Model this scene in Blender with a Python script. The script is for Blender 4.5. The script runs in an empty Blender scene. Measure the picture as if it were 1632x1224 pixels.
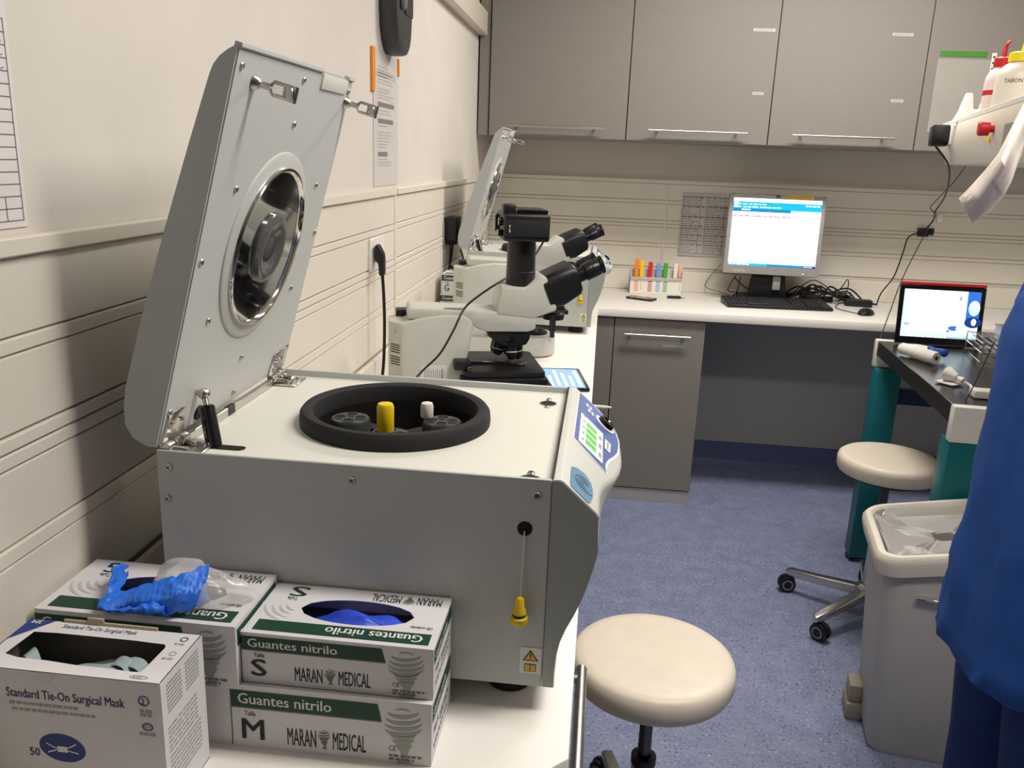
import bpy, bmesh, math, random
from mathutils import Vector, Matrix

# ------------------------------------------------------------------ camera, world, lights, exposure
scene = bpy.context.scene
COL = scene.collection
FPX, YAW, PITCH, ROLL = 1347.48, -5.661, -15.032, 2.2325
CAM = Vector((0.579, 0.0, 1.521))
def camera_axes():
    a, b, c = (math.radians(v) for v in (YAW, PITCH, ROLL))
    fw = Vector((math.sin(a)*math.cos(b), math.cos(a)*math.cos(b), math.sin(b)))
    rt = Vector((math.cos(a), -math.sin(a), 0)); dn = fw.cross(rt)
    r2 = math.cos(c)*rt - math.sin(c)*dn
    return r2, fw.cross(r2), fw
RT, DN, FW = camera_axes()
cam_data = bpy.data.cameras.new('camera'); cam = bpy.data.objects.new('camera', cam_data); COL.objects.link(cam)
cam_data.sensor_width = 36.0; cam_data.lens = FPX/1632*36.0; cam_data.clip_start = 0.02; cam_data.clip_end = 60
m = Matrix((RT, -DN, -FW)).transposed().to_4x4(); m.translation = CAM
cam.matrix_world = m
scene.camera = cam

world = bpy.data.worlds.new('world'); scene.world = world; world.use_nodes = True
world.node_tree.nodes['Background'].inputs[0].default_value = (1.0, 0.95, 0.88, 1)
world.node_tree.nodes['Background'].inputs[1].default_value = 0.05

LIGHT_COL = (1.0, 0.945, 0.885)
PANELS = [(1.40, 1.00), (1.40, 2.95)]            # ceiling light panels, 1.2 x 0.3
PANEL_W = [31, 36]
ROOM_H = 2.62
for (lx, ly), w in zip(PANELS, PANEL_W):
    ld = bpy.data.lights.new('ceiling_panel_light', 'AREA'); ld.shape = 'RECTANGLE'; ld.size = 1.16; ld.size_y = 0.26
    ld.energy = w; ld.color = LIGHT_COL
    lo = bpy.data.objects.new('ceiling_panel_light', ld); COL.objects.link(lo); lo.location = (lx, ly, ROOM_H-0.03)

vs = scene.view_settings
vs.view_transform = 'Standard'; vs.look = 'None'; vs.gamma = 1.0; vs.use_curve_mapping = False
vs.exposure = 0.15

# ------------------------------------------------------------------ helpers
PI = math.pi
rnd = random.Random(7)
def ray(px, py): return RT*((px-816)/FPX) + DN*((py-612)/FPX) + FW
def at(px, py, ax, v):
    d = ray(px, py); i = 'xyz'.index(ax); return CAM + d*((v-CAM[i])/d[i])

def srgb(h):
    if isinstance(h, str):
        h = h.lstrip('#'); c = [int(h[i:i+2], 16)/255 for i in (0, 2, 4)]
    else: c = list(h)
    return tuple((x/12.92 if x <= .04045 else ((x+.055)/1.055)**2.4) for x in c)

MATS = {}
def mat(name, col, rough=.5, metal=0.0, var=.05, scale=30, bump=0.0, bscale=200, spec=.5, emit=None, estr=1.0, trans=0.0, alpha=1.0, coat=0.0, ior=1.45, sss=0):
    if name in MATS: return MATS[name]
    ma = bpy.data.materials.new(name); ma.use_nodes = True; nt = ma.node_tree; N = nt.nodes; L = nt.links
    b = N['Principled BSDF']; c = srgb(col)
    b.inputs['Roughness'].default_value = rough; b.inputs['Metallic'].default_value = metal
    b.inputs['Specular IOR Level'].default_value = spec; b.inputs['IOR'].default_value = ior
    b.inputs['Transmission Weight'].default_value = trans; b.inputs['Alpha'].default_value = alpha
    b.inputs['Coat Weight'].default_value = coat
    tc = N.new('ShaderNodeTexCoord')
    if var > 0:
        no = N.new('ShaderNodeTexNoise'); no.inputs['Scale'].default_value = scale; no.inputs['Detail'].default_value = 4
        L.new(tc.outputs['Object'], no.inputs['Vector'])
        r = N.new('ShaderNodeValToRGB')
        r.color_ramp.elements[0].position = .3; r.color_ramp.elements[1].position = .7
        r.color_ramp.elements[0].color = tuple(x*(1-var) for x in c)+(1,)
        r.color_ramp.elements[1].color = tuple(min(1, x*(1+var)) for x in c)+(1,)
        L.new(no.outputs['Fac'], r.inputs['Fac']); L.new(r.outputs['Color'], b.inputs['Base Color'])
    else: b.inputs['Base Color'].default_value = c+(1,)
    if bump > 0:
        n2 = N.new('ShaderNodeTexNoise'); n2.inputs['Scale'].default_value = bscale; n2.inputs['Detail'].default_value = 3
        L.new(tc.outputs['Object'], n2.inputs['Vector'])
        bp = N.new('ShaderNodeBump'); bp.inputs['Strength'].default_value = bump; bp.inputs['Distance'].default_value = .002
        L.new(n2.outputs['Fac'], bp.inputs['Height']); L.new(bp.outputs['Normal'], b.inputs['Normal'])
    if emit is not None:
        b.inputs['Emission Color'].default_value = srgb(emit)+(1,); b.inputs['Emission Strength'].default_value = estr
    MATS[name] = ma; return ma

class Fr:
    """flat frame: origin, right, up"""
    def __init__(s, o, r, u): s.o = Vector(o); s.r = Vector(r).normalized(); s.u = Vector(u).normalized(); s.n = s.r.cross(s.u)
    def p(s, x, y, d=0.0): return s.o + s.r*x + s.u*y + s.n*d

_TX = {}
def text_geo(txt):
    if txt in _TX: return _TX[txt]
    cu = bpy.data.curves.new('t', 'FONT'); cu.body = txt; cu.size = 1; cu.resolution_u = 2
    o = bpy.data.objects.new('t', cu); COL.objects.link(o); bpy.context.view_layer.update()
    me = o.to_mesh(); vs_ = [v.co.copy() for v in me.vertices]; fs = [list(p.vertices) for p in me.polygons]
    o.to_mesh_clear(); bpy.data.objects.remove(o); bpy.data.curves.remove(cu)
    xs = [v.x for v in vs_] or [0, 1]
    _TX[txt] = (vs_, fs, min(xs), max(xs)); return _TX[txt]

class MB:
    def __init__(s): s.v = []; s.f = []; s.m = []; s.mi = 0; s.T = Matrix.Identity(4)
    def add(s, vs_, fs):
        n = len(s.v); s.v += [s.T @ Vector(v) for v in vs_]
        for f in fs: s.f.append([n+i for i in f]); s.m.append(s.mi)
        return s
    def box(s, a, b, bev=0.0, seg=2, rot=None):
        a = Vector(a); b = Vector(b); c = (a+b)/2; d = b-a
        bm = bmesh.new(); bmesh.ops.create_cube(bm, size=1.0)
        for v in bm.verts: v.co = Vector((v.co.x*abs(d.x), v.co.y*abs(d.y), v.co.z*abs(d.z)))
        if bev > 0:
            bev = min(bev, .45*min(abs(d.x), abs(d.y), abs(d.z)))
            bmesh.ops.bevel(bm, geom=bm.edges[:], offset=bev, segments=seg, affect='EDGES', profile=.5)
        bm.verts.index_update()
        vs_ = [(rot @ v.co if rot else v.co) + c for v in bm.verts]; fs = [[v.index for v in f.verts] for f in bm.faces]
        bm.free(); return s.add(vs_, fs)
    def prism(s, poly, d0, d1, fn, bev=0.0):
        """poly 2D, extruded d0..d1; fn(a,b,d)->3D"""
        n = len(poly)
        vs_ = [fn(a, b, d0) for a, b in poly] + [fn(a, b, d1) for a, b in poly]
        fs = [[i, (i+1) % n, n+(i+1) % n, n+i] for i in range(n)] + [list(range(n))[::-1], list(range(n, 2*n))]
        if bev > 0:
            bm = bmesh.new(); bv = [bm.verts.new(v) for v in vs_]
            for f in fs: bm.faces.new([bv[i] for i in f])
            bmesh.ops.recalc_face_normals(bm, faces=bm.faces[:])
            ed = [e for e in bm.edges if len(e.link_faces) == 2 and e.calc_face_angle(0) > .5]
            bmesh.ops.bevel(bm, geom=ed, offset=bev, segments=2, affect='EDGES', profile=.5)
            bm.verts.index_update(); vs_ = [v.co.copy() for v in bm.verts]; fs = [[v.index for v in f.verts] for f in bm.faces]; bm.free()
        return s.add(vs_, fs)
    def lathe(s, prof, c, ax=(0, 0, 1), seg=32, cap0=True, cap1=True):
        """prof [(r,h)], along ax from c"""
        ax = Vector(ax).normalized(); c = Vector(c)
        t = Vector((1, 0, 0)) if abs(ax.x) < .9 else Vector((0, 1, 0))
        e1 = ax.cross(t).normalized(); e2 = ax.cross(e1)
        vs_ = []; fs = []
        for r, h in prof:
            for k in range(seg):
                a = 2*PI*k/seg; vs_.append(c + ax*h + e1*(r*math.cos(a)) + e2*(r*math.sin(a)))
        for i in range(len(prof)-1):
            for k in range(seg):
                k2 = (k+1) % seg; fs.append([i*seg+k, i*seg+k2, (i+1)*seg+k2, (i+1)*seg+k])
        if cap0 and prof[0][0] > 1e-6: fs.append(list(range(seg))[::-1])
        if cap1 and prof[-1][0] > 1e-6: n = (len(prof)-1)*seg; fs.append(list(range(n, n+seg)))
        return s.add(vs_, fs)
    def cyl(s, a, b, r, r2=None, seg=20, bev=0.0):
        a = Vector(a); b = Vector(b); h = (b-a).length; r2 = r if r2 is None else r2
        pr = [(r, 0), (r2, h)] if bev <= 0 else [(r-bev, 0), (r, bev), (r2, h-bev), (r2-bev, h)]
        return s.lathe(pr, a, b-a, seg)
    def tube(s, pts, r, seg=8, smooth=0, closed=False):
        P_ = [Vector(p) for p in pts]
        if smooth: P_ = catmull(P_, smooth, closed)
        n = len(P_); vs_ = []; fs = []
        rr = r if callable(r) else (lambda t: r)
        up = None
        for i, p in enumerate(P_):
            if closed: t = P_[(i+1) % n]-P_[i-1]
            else: t = P_[min(i+1, n-1)]-P_[max(i-1, 0)]
            t = t.normalized() if t.length > 0 else Vector((0, 0, 1))
            if up is None: up = t.orthogonal().normalized()
            up = (up - t*up.dot(t)); up = up.normalized() if up.length > 1e-6 else t.orthogonal().normalized()
            w = t.cross(up); q = rr(i/(n-1))
            for k in range(seg):
                a = 2*PI*k/seg; vs_.append(p + up*(q*math.cos(a)) + w*(q*math.sin(a)))
        for i in range(n if closed else n-1):
            j = (i+1) % n
            for k in range(seg):
                k2 = (k+1) % seg; fs.append([i*seg+k, i*seg+k2, j*seg+k2, j*seg+k])
        if not closed: fs += [list(range(seg))[::-1], list(range((n-1)*seg, n*seg))]
        return s.add(vs_, fs)
    def loft(s, rings, cap=True, closed=True):
        n = len(rings[0]); vs_ = [p for r in rings for p in r]; fs = []
        for i in range(len(rings)-1):
            for k in range(n if closed else n-1):
                k2 = (k+1) % n; fs.append([i*n+k, i*n+k2, (i+1)*n+k2, (i+1)*n+k])
        if cap: fs += [list(range(n))[::-1], list(range((len(rings)-1)*n, len(rings)*n))]
        return s.add(vs_, fs)
    def ball(s, c, r, seg=16, sc=(1, 1, 1)):
        n = seg//2; prof = [(max(r*math.sin(PI*i/n), 1e-5), -r*math.cos(PI*i/n)) for i in range(n+1)]
        k = len(s.v); s.lathe(prof, (0, 0, 0), (0, 0, 1), seg, False, False)
        c = Vector(c)
        Ti = s.T.inverted()
        for i in range(k, len(s.v)):
            q = Ti @ s.v[i]; s.v[i] = s.T @ (c + Vector((q.x*sc[0], q.y*sc[1], q.z*sc[2])))
        return s
    # flat print on a frame
    def rect(s, fr, x0, y0, x1, y1, d=.0003): return s.add([fr.p(x0, y0, d), fr.p(x1, y0, d), fr.p(x1, y1, d), fr.p(x0, y1, d)], [[0, 1, 2, 3]])
    def poly(s, fr, pts, d=.0003): return s.add([fr.p(x, y, d) for x, y in pts], [list(range(len(pts)))])
    def disc(s, fr, cx, cy, rx, ry=None, d=.0003, seg=28, rot=0):
        ry = rx if ry is None else ry; c, n = math.cos(rot), math.sin(rot); q = []
        for k in range(seg):
            a = 2*PI*k/seg; x, y = rx*math.cos(a), ry*math.sin(a); q.append((cx+x*c-y*n, cy+x*n+y*c))
        return s.poly(fr, q, d)
    def ring(s, fr, cx, cy, r, w, d=.0003, seg=28, a0=0, a1=2*PI, ry=None):
        ry = r if ry is None else ry; vs_ = []; fs = []
        for k in range(seg+1):
            a = a0+(a1-a0)*k/seg
            vs_ += [fr.p(cx+(r-w)*math.cos(a), cy+(ry-w)*math.sin(a), d), fr.p(cx+r*math.cos(a), cy+ry*math.sin(a), d)]
        for k in range(seg): fs.append([2*k, 2*k+1, 2*k+3, 2*k+2])
        return s.add(vs_, fs)
    def stroke(s, fr, pts, w0, w1=None, d=.0003):
        """tapered stroke; width w0 at middle"""
        n = len(pts); vs_ = []; fs = []
        for i, (x, y) in enumerate(pts):
            a = pts[max(i-1, 0)]; b = pts[min(i+1, n-1)]; tx, ty = b[0]-a[0], b[1]-a[1]; l = math.hypot(tx, ty) or 1
            w = (w0*math.sin(PI*i/(n-1)) if w1 is None else w0+(w1-w0)*i/(n-1))*.5 + 1e-5
            vs_ += [fr.p(x-ty/l*w, y+tx/l*w, d), fr.p(x+ty/l*w, y-tx/l*w, d)]
        for i in range(n-1): fs.append([2*i, 2*i+1, 2*i+3, 2*i+2])
        return s.add(vs_, fs)
    def text(s, fr, txt, x, y, h, width=None, d=.0003, slant=0):
        """cap height h, lower-left at x,y; stretched to width when given"""
        vs_, fs, x0, x1 = text_geo(txt); k = h/.69; kx = k if width is None else width/max(1e-6, x1-x0)
        for e in (-.016, .016): s.add([fr.p(x+(v.x-x0+e)*kx+v.y*k*slant, y+v.y*k, d+e*.002) for v in vs_], fs)
        return s
    def build(s, name, mats, parent=None, smooth=38, world=False, recalc=True):
        me = bpy.data.meshes.new(name)
        vs_ = s.v
        if world and parent is not None:
            root = parent
            while root.parent: root = root.parent
            inv = root.matrix_basis.inverted(); vs_ = [inv @ v for v in vs_]
        me.from_pydata([tuple(v) for v in vs_], [], s.f); me.update()
        mats = mats if isinstance(mats, (list, tuple)) else [mats]
        for q in mats: me.materials.append(q)
        me.polygons.foreach_set('material_index', [min(i, len(mats)-1) for i in s.m])
        if recalc:
            bm = bmesh.new(); bm.from_mesh(me); bmesh.ops.recalc_face_normals(bm, faces=bm.faces[:]); bm.to_mesh(me); bm.free()
        if smooth:
            me.polygons.foreach_set('use_smooth', [True]*len(me.polygons)); me.set_sharp_from_angle(angle=math.radians(smooth))
        o = bpy.data.objects.new(name, me); COL.objects.link(o)
        if parent is not None: o.parent = parent
        return o

def catmull(P_, k, closed=False):
    out = []; n = len(P_)
    for i in range(n if closed else n-1):
        if closed: p0, p1, p2, p3 = P_[i-1], P_[i], P_[(i+1) % n], P_[(i+2) % n]
        else: p0, p1, p2, p3 = P_[max(i-1, 0)], P_[i], P_[i+1], P_[min(i+2, n-1)]
        for j in range(k):
            t = j/k
            out.append(.5*((2*p1)+(p2-p0)*t+(2*p0-5*p1+4*p2-p3)*t*t+(3*p1-p0-3*p2+p3)*t**3))
    if not closed: out.append(P_[-1])
    return out

def smudge(k, f, x, y, w, h, n, d=.0005):
    """a line of print too small to read: short bars of uneven length"""
    ws = [.5+rnd.random() for _ in range(n)]; t = sum(ws)*1.35; cx = x
    for q in ws:
        q = q/t*w; k.rect(f, cx, y, cx+q, y+h, d); cx += q*1.35

def tag(o, label, cat, group=None):
    o['label'] = label; o['category'] = cat
    if group: o['group'] = group
    return o
def thing(name, label, cat, loc=(0, 0, 0), rz=0.0, group=None):
    o = bpy.data.objects.new(name, None); COL.objects.link(o); o.empty_display_size = .05
    o.matrix_basis = Matrix.Translation(Vector(loc)) @ Matrix.Rotation(rz, 4, 'Z')
    return tag(o, label, cat, group)
def copy_tree(o, parent=None):
    c = o.copy(); COL.objects.link(c); c.parent = parent
    for ch in [q for q in bpy.data.objects if q.parent == o]: copy_tree(ch, c)
    return c
def struct(o): o['kind'] = 'structure'; return o

# ------------------------------------------------------------------ materials
WALLP = mat('wall_paint', '#d6d0c7', .75, var=.03, scale=6, bump=.12, bscale=350)
CLAD = mat('wall_cladding', '#dcd6c9', .45, var=.02, scale=8)
CEIL = mat('ceiling_paint', '#dcd8d0', .85, var=.02)
TOPW = mat('worktop_laminate', '#ece8e0', .4, var=.015, scale=20)
CABG = mat('cabinet_grey', '#847f79', .62, var=.03, scale=90, bump=.05, bscale=900, spec=.25)
CABD = mat('cabinet_grey_side', '#86857f', .55, var=.03, scale=90)
KNEE = mat('knee_panel_grey', '#a5a4a2', .6, var=.03, scale=60)
PLIN = mat('plinth_light', '#a9a9a6', .4, var=.03)
STEEL = mat('brushed_steel', '#c9c6c0', .28, 1.0, var=.05, scale=80)
CHROME = mat('chrome', '#dedcd8', .08, 1.0, var=0)
DSTEEL = mat('dark_steel', '#5f5d5a', .3, 1.0, var=.05)
BLACKP = mat('black_plastic', '#17171a', .42, var=.1)
BLACKG = mat('black_gloss', '#0e0e10', .18, var=0, coat=.3)
RUBBER = mat('black_rubber', '#1b1b1d', .75, var=.15, scale=120, bump=.2, bscale=600)
CABLE = mat('black_cable', '#151515', .5, var=0)
WHITEP = mat('white_plastic', '#e6e3dc', .4, var=.02)
CREAM = mat('cream_vinyl', '#dcd2c0', .42, var=.03, scale=25, bump=.05, bscale=300)
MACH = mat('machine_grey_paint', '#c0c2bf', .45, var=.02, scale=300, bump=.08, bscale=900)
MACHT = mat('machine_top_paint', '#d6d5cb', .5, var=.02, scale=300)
FASC = mat('fascia_paint', '#c2c3bc', .4, var=.02, scale=300)
MICW = mat('microscope_cream', '#c6c6bd', .38, var=.02)
CARD = mat('carton_white', '#d9d7da', .6, var=.02)
CARDIN = mat('carton_inside_shade', '#6a6258', .8, var=.06)  # dark tone painting the shade inside opened white cartons
GREEN = mat('print_green', '#173f2f', .55, var=.04)
INK = mat('print_black', '#1d211f', .6, var=0)
INKG = mat('print_grey', '#9b9f9a', .6, var=0)
INKW = mat('print_white', '#dfe2dd', .6, var=0)
INKB = mat('print_blue', '#27377f', .55, var=.04)
INKN = mat('print_navy', '#23284f', .6, var=0)
PAPER = mat('paper', '#dcd8d6', .8, var=.02)
PAPERG = mat('paper_grey_lines', '#8c8a8c', .8, var=0)
YELLOW = mat('yellow_plastic', '#e3c21a', .4, var=.05)
YTAPE = mat('yellow_tape', '#efc818', .5, var=.04)
RED = mat('red_plastic', '#c51f2a', .4, var=.04)
ORANGE = mat('orange_plastic', '#ee8f1d', .45, var=.04)
NITRILE = mat('blue_nitrile', '#2f52d8', .45, var=.12, scale=60, bump=.25, bscale=180)
NITRILE2 = mat('bright_blue_nitrile', '#2a74e6', .42, var=.12, scale=60, bump=.25, bscale=180)
TEAL = mat('teal_paint', '#0f6a70', .4, var=.04)
SCRUB = mat('blue_gown_fabric', '#1d4f9f', .85, var=.1, scale=25, bump=.3, bscale=500)
SCRUBD = mat('navy_trouser_fabric', '#16336b', .9, var=.1, scale=25, bump=.3, bscale=500)
SKIN = mat('skin', '#c99a80', .5, var=.05, scale=12)

# ------------------------------------------------------------------ the setting
RX, RY0, RY1 = 3.6, -4.5, 4.306  # unseen near end lengthened to weaken bounced light
def floor_material():
    ma = bpy.data.materials.new('blue_vinyl_floor'); ma.use_nodes = True; nt = ma.node_tree; N = nt.nodes; L = nt.links
    b = N['Principled BSDF']; b.inputs['Roughness'].default_value = .42
    tc = N.new('ShaderNodeTexCoord')
    def noise(scale, detail=3):
        n = N.new('ShaderNodeTexNoise'); n.inputs['Scale'].default_value = scale; n.inputs['Detail'].default_value = detail
        L.new(tc.outputs['Object'], n.inputs['Vector']); return n
    def ramp(src, stops):
        r = N.new('ShaderNodeValToRGB'); e = r.color_ramp.elements
        e[0].position, e[0].color = stops[0]; e[1].position, e[1].color = stops[1]
        L.new(src, r.inputs['Fac']); return r
    base = ramp(noise(14, 5).outputs['Fac'], [(.3, srgb('#7880a0')+(1,)), (.7, srgb('#8a92ae')+(1,))])
    mixc = base.outputs['Color']
    for sc, lo, hi, col in ((95, .64, .67, '#a7abc0'), (120, .645, .67, '#3c4054'), (60, .66, .70, '#62698c')):
        f = ramp(noise(sc, 1.5).outputs['Fac'], [(lo, (0, 0, 0, 1)), (hi, (1, 1, 1, 1))])
        mx = N.new('ShaderNodeMixRGB'); mx.inputs[2].default_value = srgb(col)+(1,)
        L.new(f.outputs['Color'], mx.inputs[0]); L.new(mixc, mx.inputs[1]); mixc = mx.outputs[0]
    L.new(mixc, b.inputs['Base Color']); return ma
FLOORM = floor_material()
def slab(name, a, b, ma):
    o = MB().box(a, b).build(name, ma, None, 0); return struct(o)
slab('floor', (0, RY0, -.1), (RX, RY1, 0), FLOORM)
slab('ceiling', (0, RY0, ROOM_H), (RX, RY1, ROOM_H+.1), CEIL)
wall_left = slab('wall_left', (-.12, RY0, -.1), (-.005, RY1, ROOM_H+.1), WALLP)
wall_back = slab('wall_back', (-.12, RY1+.005, -.1), (RX+.1, RY1+.12, ROOM_H+.1), WALLP)
slab('wall_right', (RX, RY0, -.1), (RX+.1, RY1, ROOM_H+.1), WALLP)
slab('wall_front', (-.12, RY0-.1, -.1), (RX+.1, RY0, ROOM_H+.1), mat('low_bounce_grey_paint', '#8a8d92', .75, var=.03, scale=6))  # unseen wall, greyed and set far back to reduce bounced light
ROWS = [(1.408, 1.4265, .010), (1.3295, 1.4065, .002), (1.3125, 1.328, .0035), (1.2325, 1.311, .002), (1.2155, 1.2305, .0035),
        (1.1985, 1.2135, .003), (1.1195, 1.197, .002), (1.1005, 1.118, .0035), (1.002, 1.099, .002)]
for j, (z0, z1, pr) in enumerate(ROWS):
    for (y0, y1) in ((RY0, 2.334), (2.352, RY1)):
        MB().box((-.005, y0, z0), (pr, y1, z1), .0018, 1).build('dado_rail' if j == 0 else 'wall_board', CLAD, wall_left)
    MB().box((0, RY1-pr+.002, z0+.014), (RX, RY1+.005, z1+.014), .0018, 1).build('dado_rail' if j == 0 else 'wall_board', CLAD, wall_back)
MB().box((-.005, 2.3365, 1.0), (.005, 2.3495, 1.428), .0015, 1).build('joint_strip', CLAD, wall_left)
MB().box((.875, RY1-.003, 1.02), (.886, RY1+.005, 1.42), .0015, 1).build('joint_strip', CLAD, wall_back)
bb = MB()
prof = [(0, 0), (-.03, 0), (-.028, .004), (-.014, .016), (-.008, .03), (-.006, .125), (0, .125)]
bb.prism(prof, 1.052, RX, lambda a, b, d: (d, RY1+a, b)); struct(bb.build('baseboard_back', mat('vinyl_skirting', '#565f86', .45, var=.1, scale=80)))
struct(MB().box((-.005, RY0, 2.017), (.035, 3.838, 2.11), .004).build('trim_1', CLAD))
tag(MB().box((1.052, RY1-.012, .125), (RX, RY1-.001, .86), .001, 1).build('knee_panel', KNEE), 'grey panel on the back wall under the computer worktop', 'panel')

# ceiling light panels
for i, (lx, ly) in enumerate(PANELS):
    t = thing('ceiling_light', ('long ceiling light panel above the large open centrifuge', 'long ceiling light panel near the wall cabinets')[i], 'light', (lx, ly, ROOM_H-.02))
    f = MB()
    for a, b in (((-.6, -.15), (.6, -.13)), ((-.6, .13), (.6, .15)), ((-.6, -.13), (-.58, .13)), ((.58, -.13), (.6, .13))):
        f.box((a[0], a[1], -.006), (b[0], b[1], .02))
    f.build('frame', WHITEP, t)
    MB().box((-.58, -.13, 0), (.58, .13, .018)).build('diffuser', mat('light_diffuser', '#ffffff', .6, var=0, emit='#fff0dc', estr=3.0), t)

# ------------------------------------------------------------------ worktop and cabinets
wt = thing('worktop', 'white laminate worktop running along the left and back walls', 'worktop', (.3, 2.0, .862))
w = MB()
L_ = [(.006, .49), (.292, .49), (.579, .777), (.579, 3.68), (RX-.002, 3.68), (RX-.002, 4.302), (0.006, 4.302)]
w.prism(L_, .862, .9, lambda a, b, d: (a, b, d), .0025); w.build('top', TOPW, wt, world=True)
struct(MB().box((.005, .49, .9003), (.017, 4.283, 1.0), .002, 1).build('trim_2', CLAD))
struct(MB().box((.005, 4.284, .9003), (RX-.001, 4.296, 1.0), .002, 1).build('trim_3', CLAD))

def bar_handle(parent, a, b, out, r=.006):
    """a,b: bar ends; out: vector from bar to the door"""
    h = MB(); a = Vector(a); b = Vector(b); out = Vector(out); h.cyl(a, b, r, seg=14, bev=.001)
    for t in (.1, .9): q = a.lerp(b, t); h.cyl(q, q+out, r*.8, seg=10)
    return h.build('handle', STEEL, parent, world=True)

LB = [(.80, 1.15), (1.152, 1.75), (1.752, 2.35), (2.352, 2.95), (2.952, 3.55)]
lbl = ['nearest the worktop corner with the cut edge', 'under the large open centrifuge', 'under the microscope with the camera', 'under the second microscope', 'under the far centrifuge']
for (y0, y1), l in zip(LB, lbl):
    c = thing('base_cabinet', 'grey base cabinet on the left wall, '+l, 'cabinet', (.28, (y0+y1)/2, 0), 0, 'base cabinets along the left wall')
    MB().box((.02, y0, .12), (.536, y1-.001, .861), .001, 1).build('body', CABD, c, world=True)
    MB().box((.08, y0, 0), (.40, y1-.001, .12)).build('plinth', PLIN, c, world=True)
    for z0, z1 in ((.70, .856), (.125, .696)):
        d = MB().box((.538, y0+.002, z0), (.555, y1-.003, z1), .0015, 1).build('drawer' if z0 > .5 else 'door', CABG, c, world=True)
        if y0 < .9: bar_handle(d, (.589, .83, z1-.055), (.589, 1.095, z1-.055), (-.033, 0, 0), .0082)
        else: bar_handle(d, (.573, y0+.1, z1-.05), (.573, y1-.1, z1-.05), (-.017, 0, 0), .005)

c = thing('corner_cabinet', 'grey corner base unit with blank filler beside the dishwasher-style front', 'cabinet', (.3, 4.0, 0))
c['label'] = 'grey blank corner base unit where both worktops meet'
MB().box((.02, 3.73, .0), (.652, 4.285, .861)).build('body', CABD, c, world=True)
MB().box((.57, 3.702, .0), (.654, 3.728, .858), .001, 1).build('filler', CABG, c, world=True)
c = thing('base_cabinet', 'grey base cabinet with one tall door beside the knee space', 'cabinet', (.855, 4.0, 0))
MB().box((.658, 3.722, .062), (1.05, 4.285, .861), .001, 1).build('body', CABD, c, world=True)
MB().box((.658, 3.706, 0), (1.05, 4.285, .06), .001, 1).build('plinth', PLIN, c, world=True)
d = MB().box((.658, 3.70, .066), (1.05, 3.720, .857), .0015, 1).build('door', CABG, c, world=True)
bar_handle(d, (.70, 3.668, .79), (.988, 3.668, .79), (0, .033, 0))
k = MB(); f = Fr((.87, 3.6995, .735), (1, 0, 0), (0, 0, 1)); k.rect(f, 0, 0, .10, .013, .0002); k.mi = 1
smudge(k, f, .006, .004, .088, .005, 9)
MB_LABEL = mat('label_tape', '#b4b3ae', .4, var=.02)
k.build('label_tape', [mat('door_label_tape', '#8d8d89', .35, var=.02), INKG], d, world=True)
c = thing('base_cabinet', 'grey base cabinet at the far right end of the back worktop', 'cabinet', (2.8, 4.0, 0))
MB().box((2.5, 3.722, .0), (3.19, 4.285, .861), .001, 1).build('body', CABD, c, world=True)
d = MB().box((2.5, 3.70, .066), (3.19, 3.720, .857), .0015, 1).build('door', CABG, c, world=True)
bar_handle(d, (2.6, 3.668, .79), (3.05, 3.668, .79), (0, .033, 0))

UPL = ['grey wall cabinet in the corner beside the left wall', 'grey wall cabinet above the colour tag rack with two label strips',
       'grey wall cabinet above the computer monitor with two label strips', 'grey wall cabinet with a plastic sleeve taped to its door', 'grey wall cabinet at the right end of the row']
LABS = {1: [(1.144, 2.060, .09, 9), (1.167, 1.811, .046, 5)], 2: [(1.70, 2.055, .083, 8), (1.731, 1.799, .05, 5)]}
for i in range(5):
    x0 = .05+.6*i; x1 = min(x0+.6, RX-.01)
    c = thing('wall_cabinet', UPL[i], 'cabinet', ((x0+x1)/2, 4.08, 1.61), 0, 'grey wall cabinets over the back worktop')
    MB().box((x0+.001, 3.863, 1.61), (x1-.001, 4.304, 2.5), .001, 1).build('body', CABD, c, world=True)
    if i == 0: MB().box((.002, 3.852, 1.61), (.047, 3.872, 2.5), .001, 1).build('filler', CABG, c, world=True)
    d = MB().box((x0+.0018, 3.8435, 1.61), (x1-.0018, 3.8615, 2.498), .0012, 1).build('door', CABG, c, world=True)
    cx = x0+.3
    bar_handle(d, (cx-.208, 3.806, 1.653), (cx+.208, 3.806, 1.653), (0, .038, 0), .0055)
    for (lx, lz, lw, tx) in LABS.get(i, []):
        k = MB(); f = Fr((lx, 3.8433, lz), (1, 0, 0), (0, 0, 1)); k.rect(f, 0, 0, lw, .012, .0002); k.mi = 1
        smudge(k, f, .008, .0035, lw-.016, .005, tx); k.build('label_tape', [MB_LABEL, INKG], d, world=True)

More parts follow.
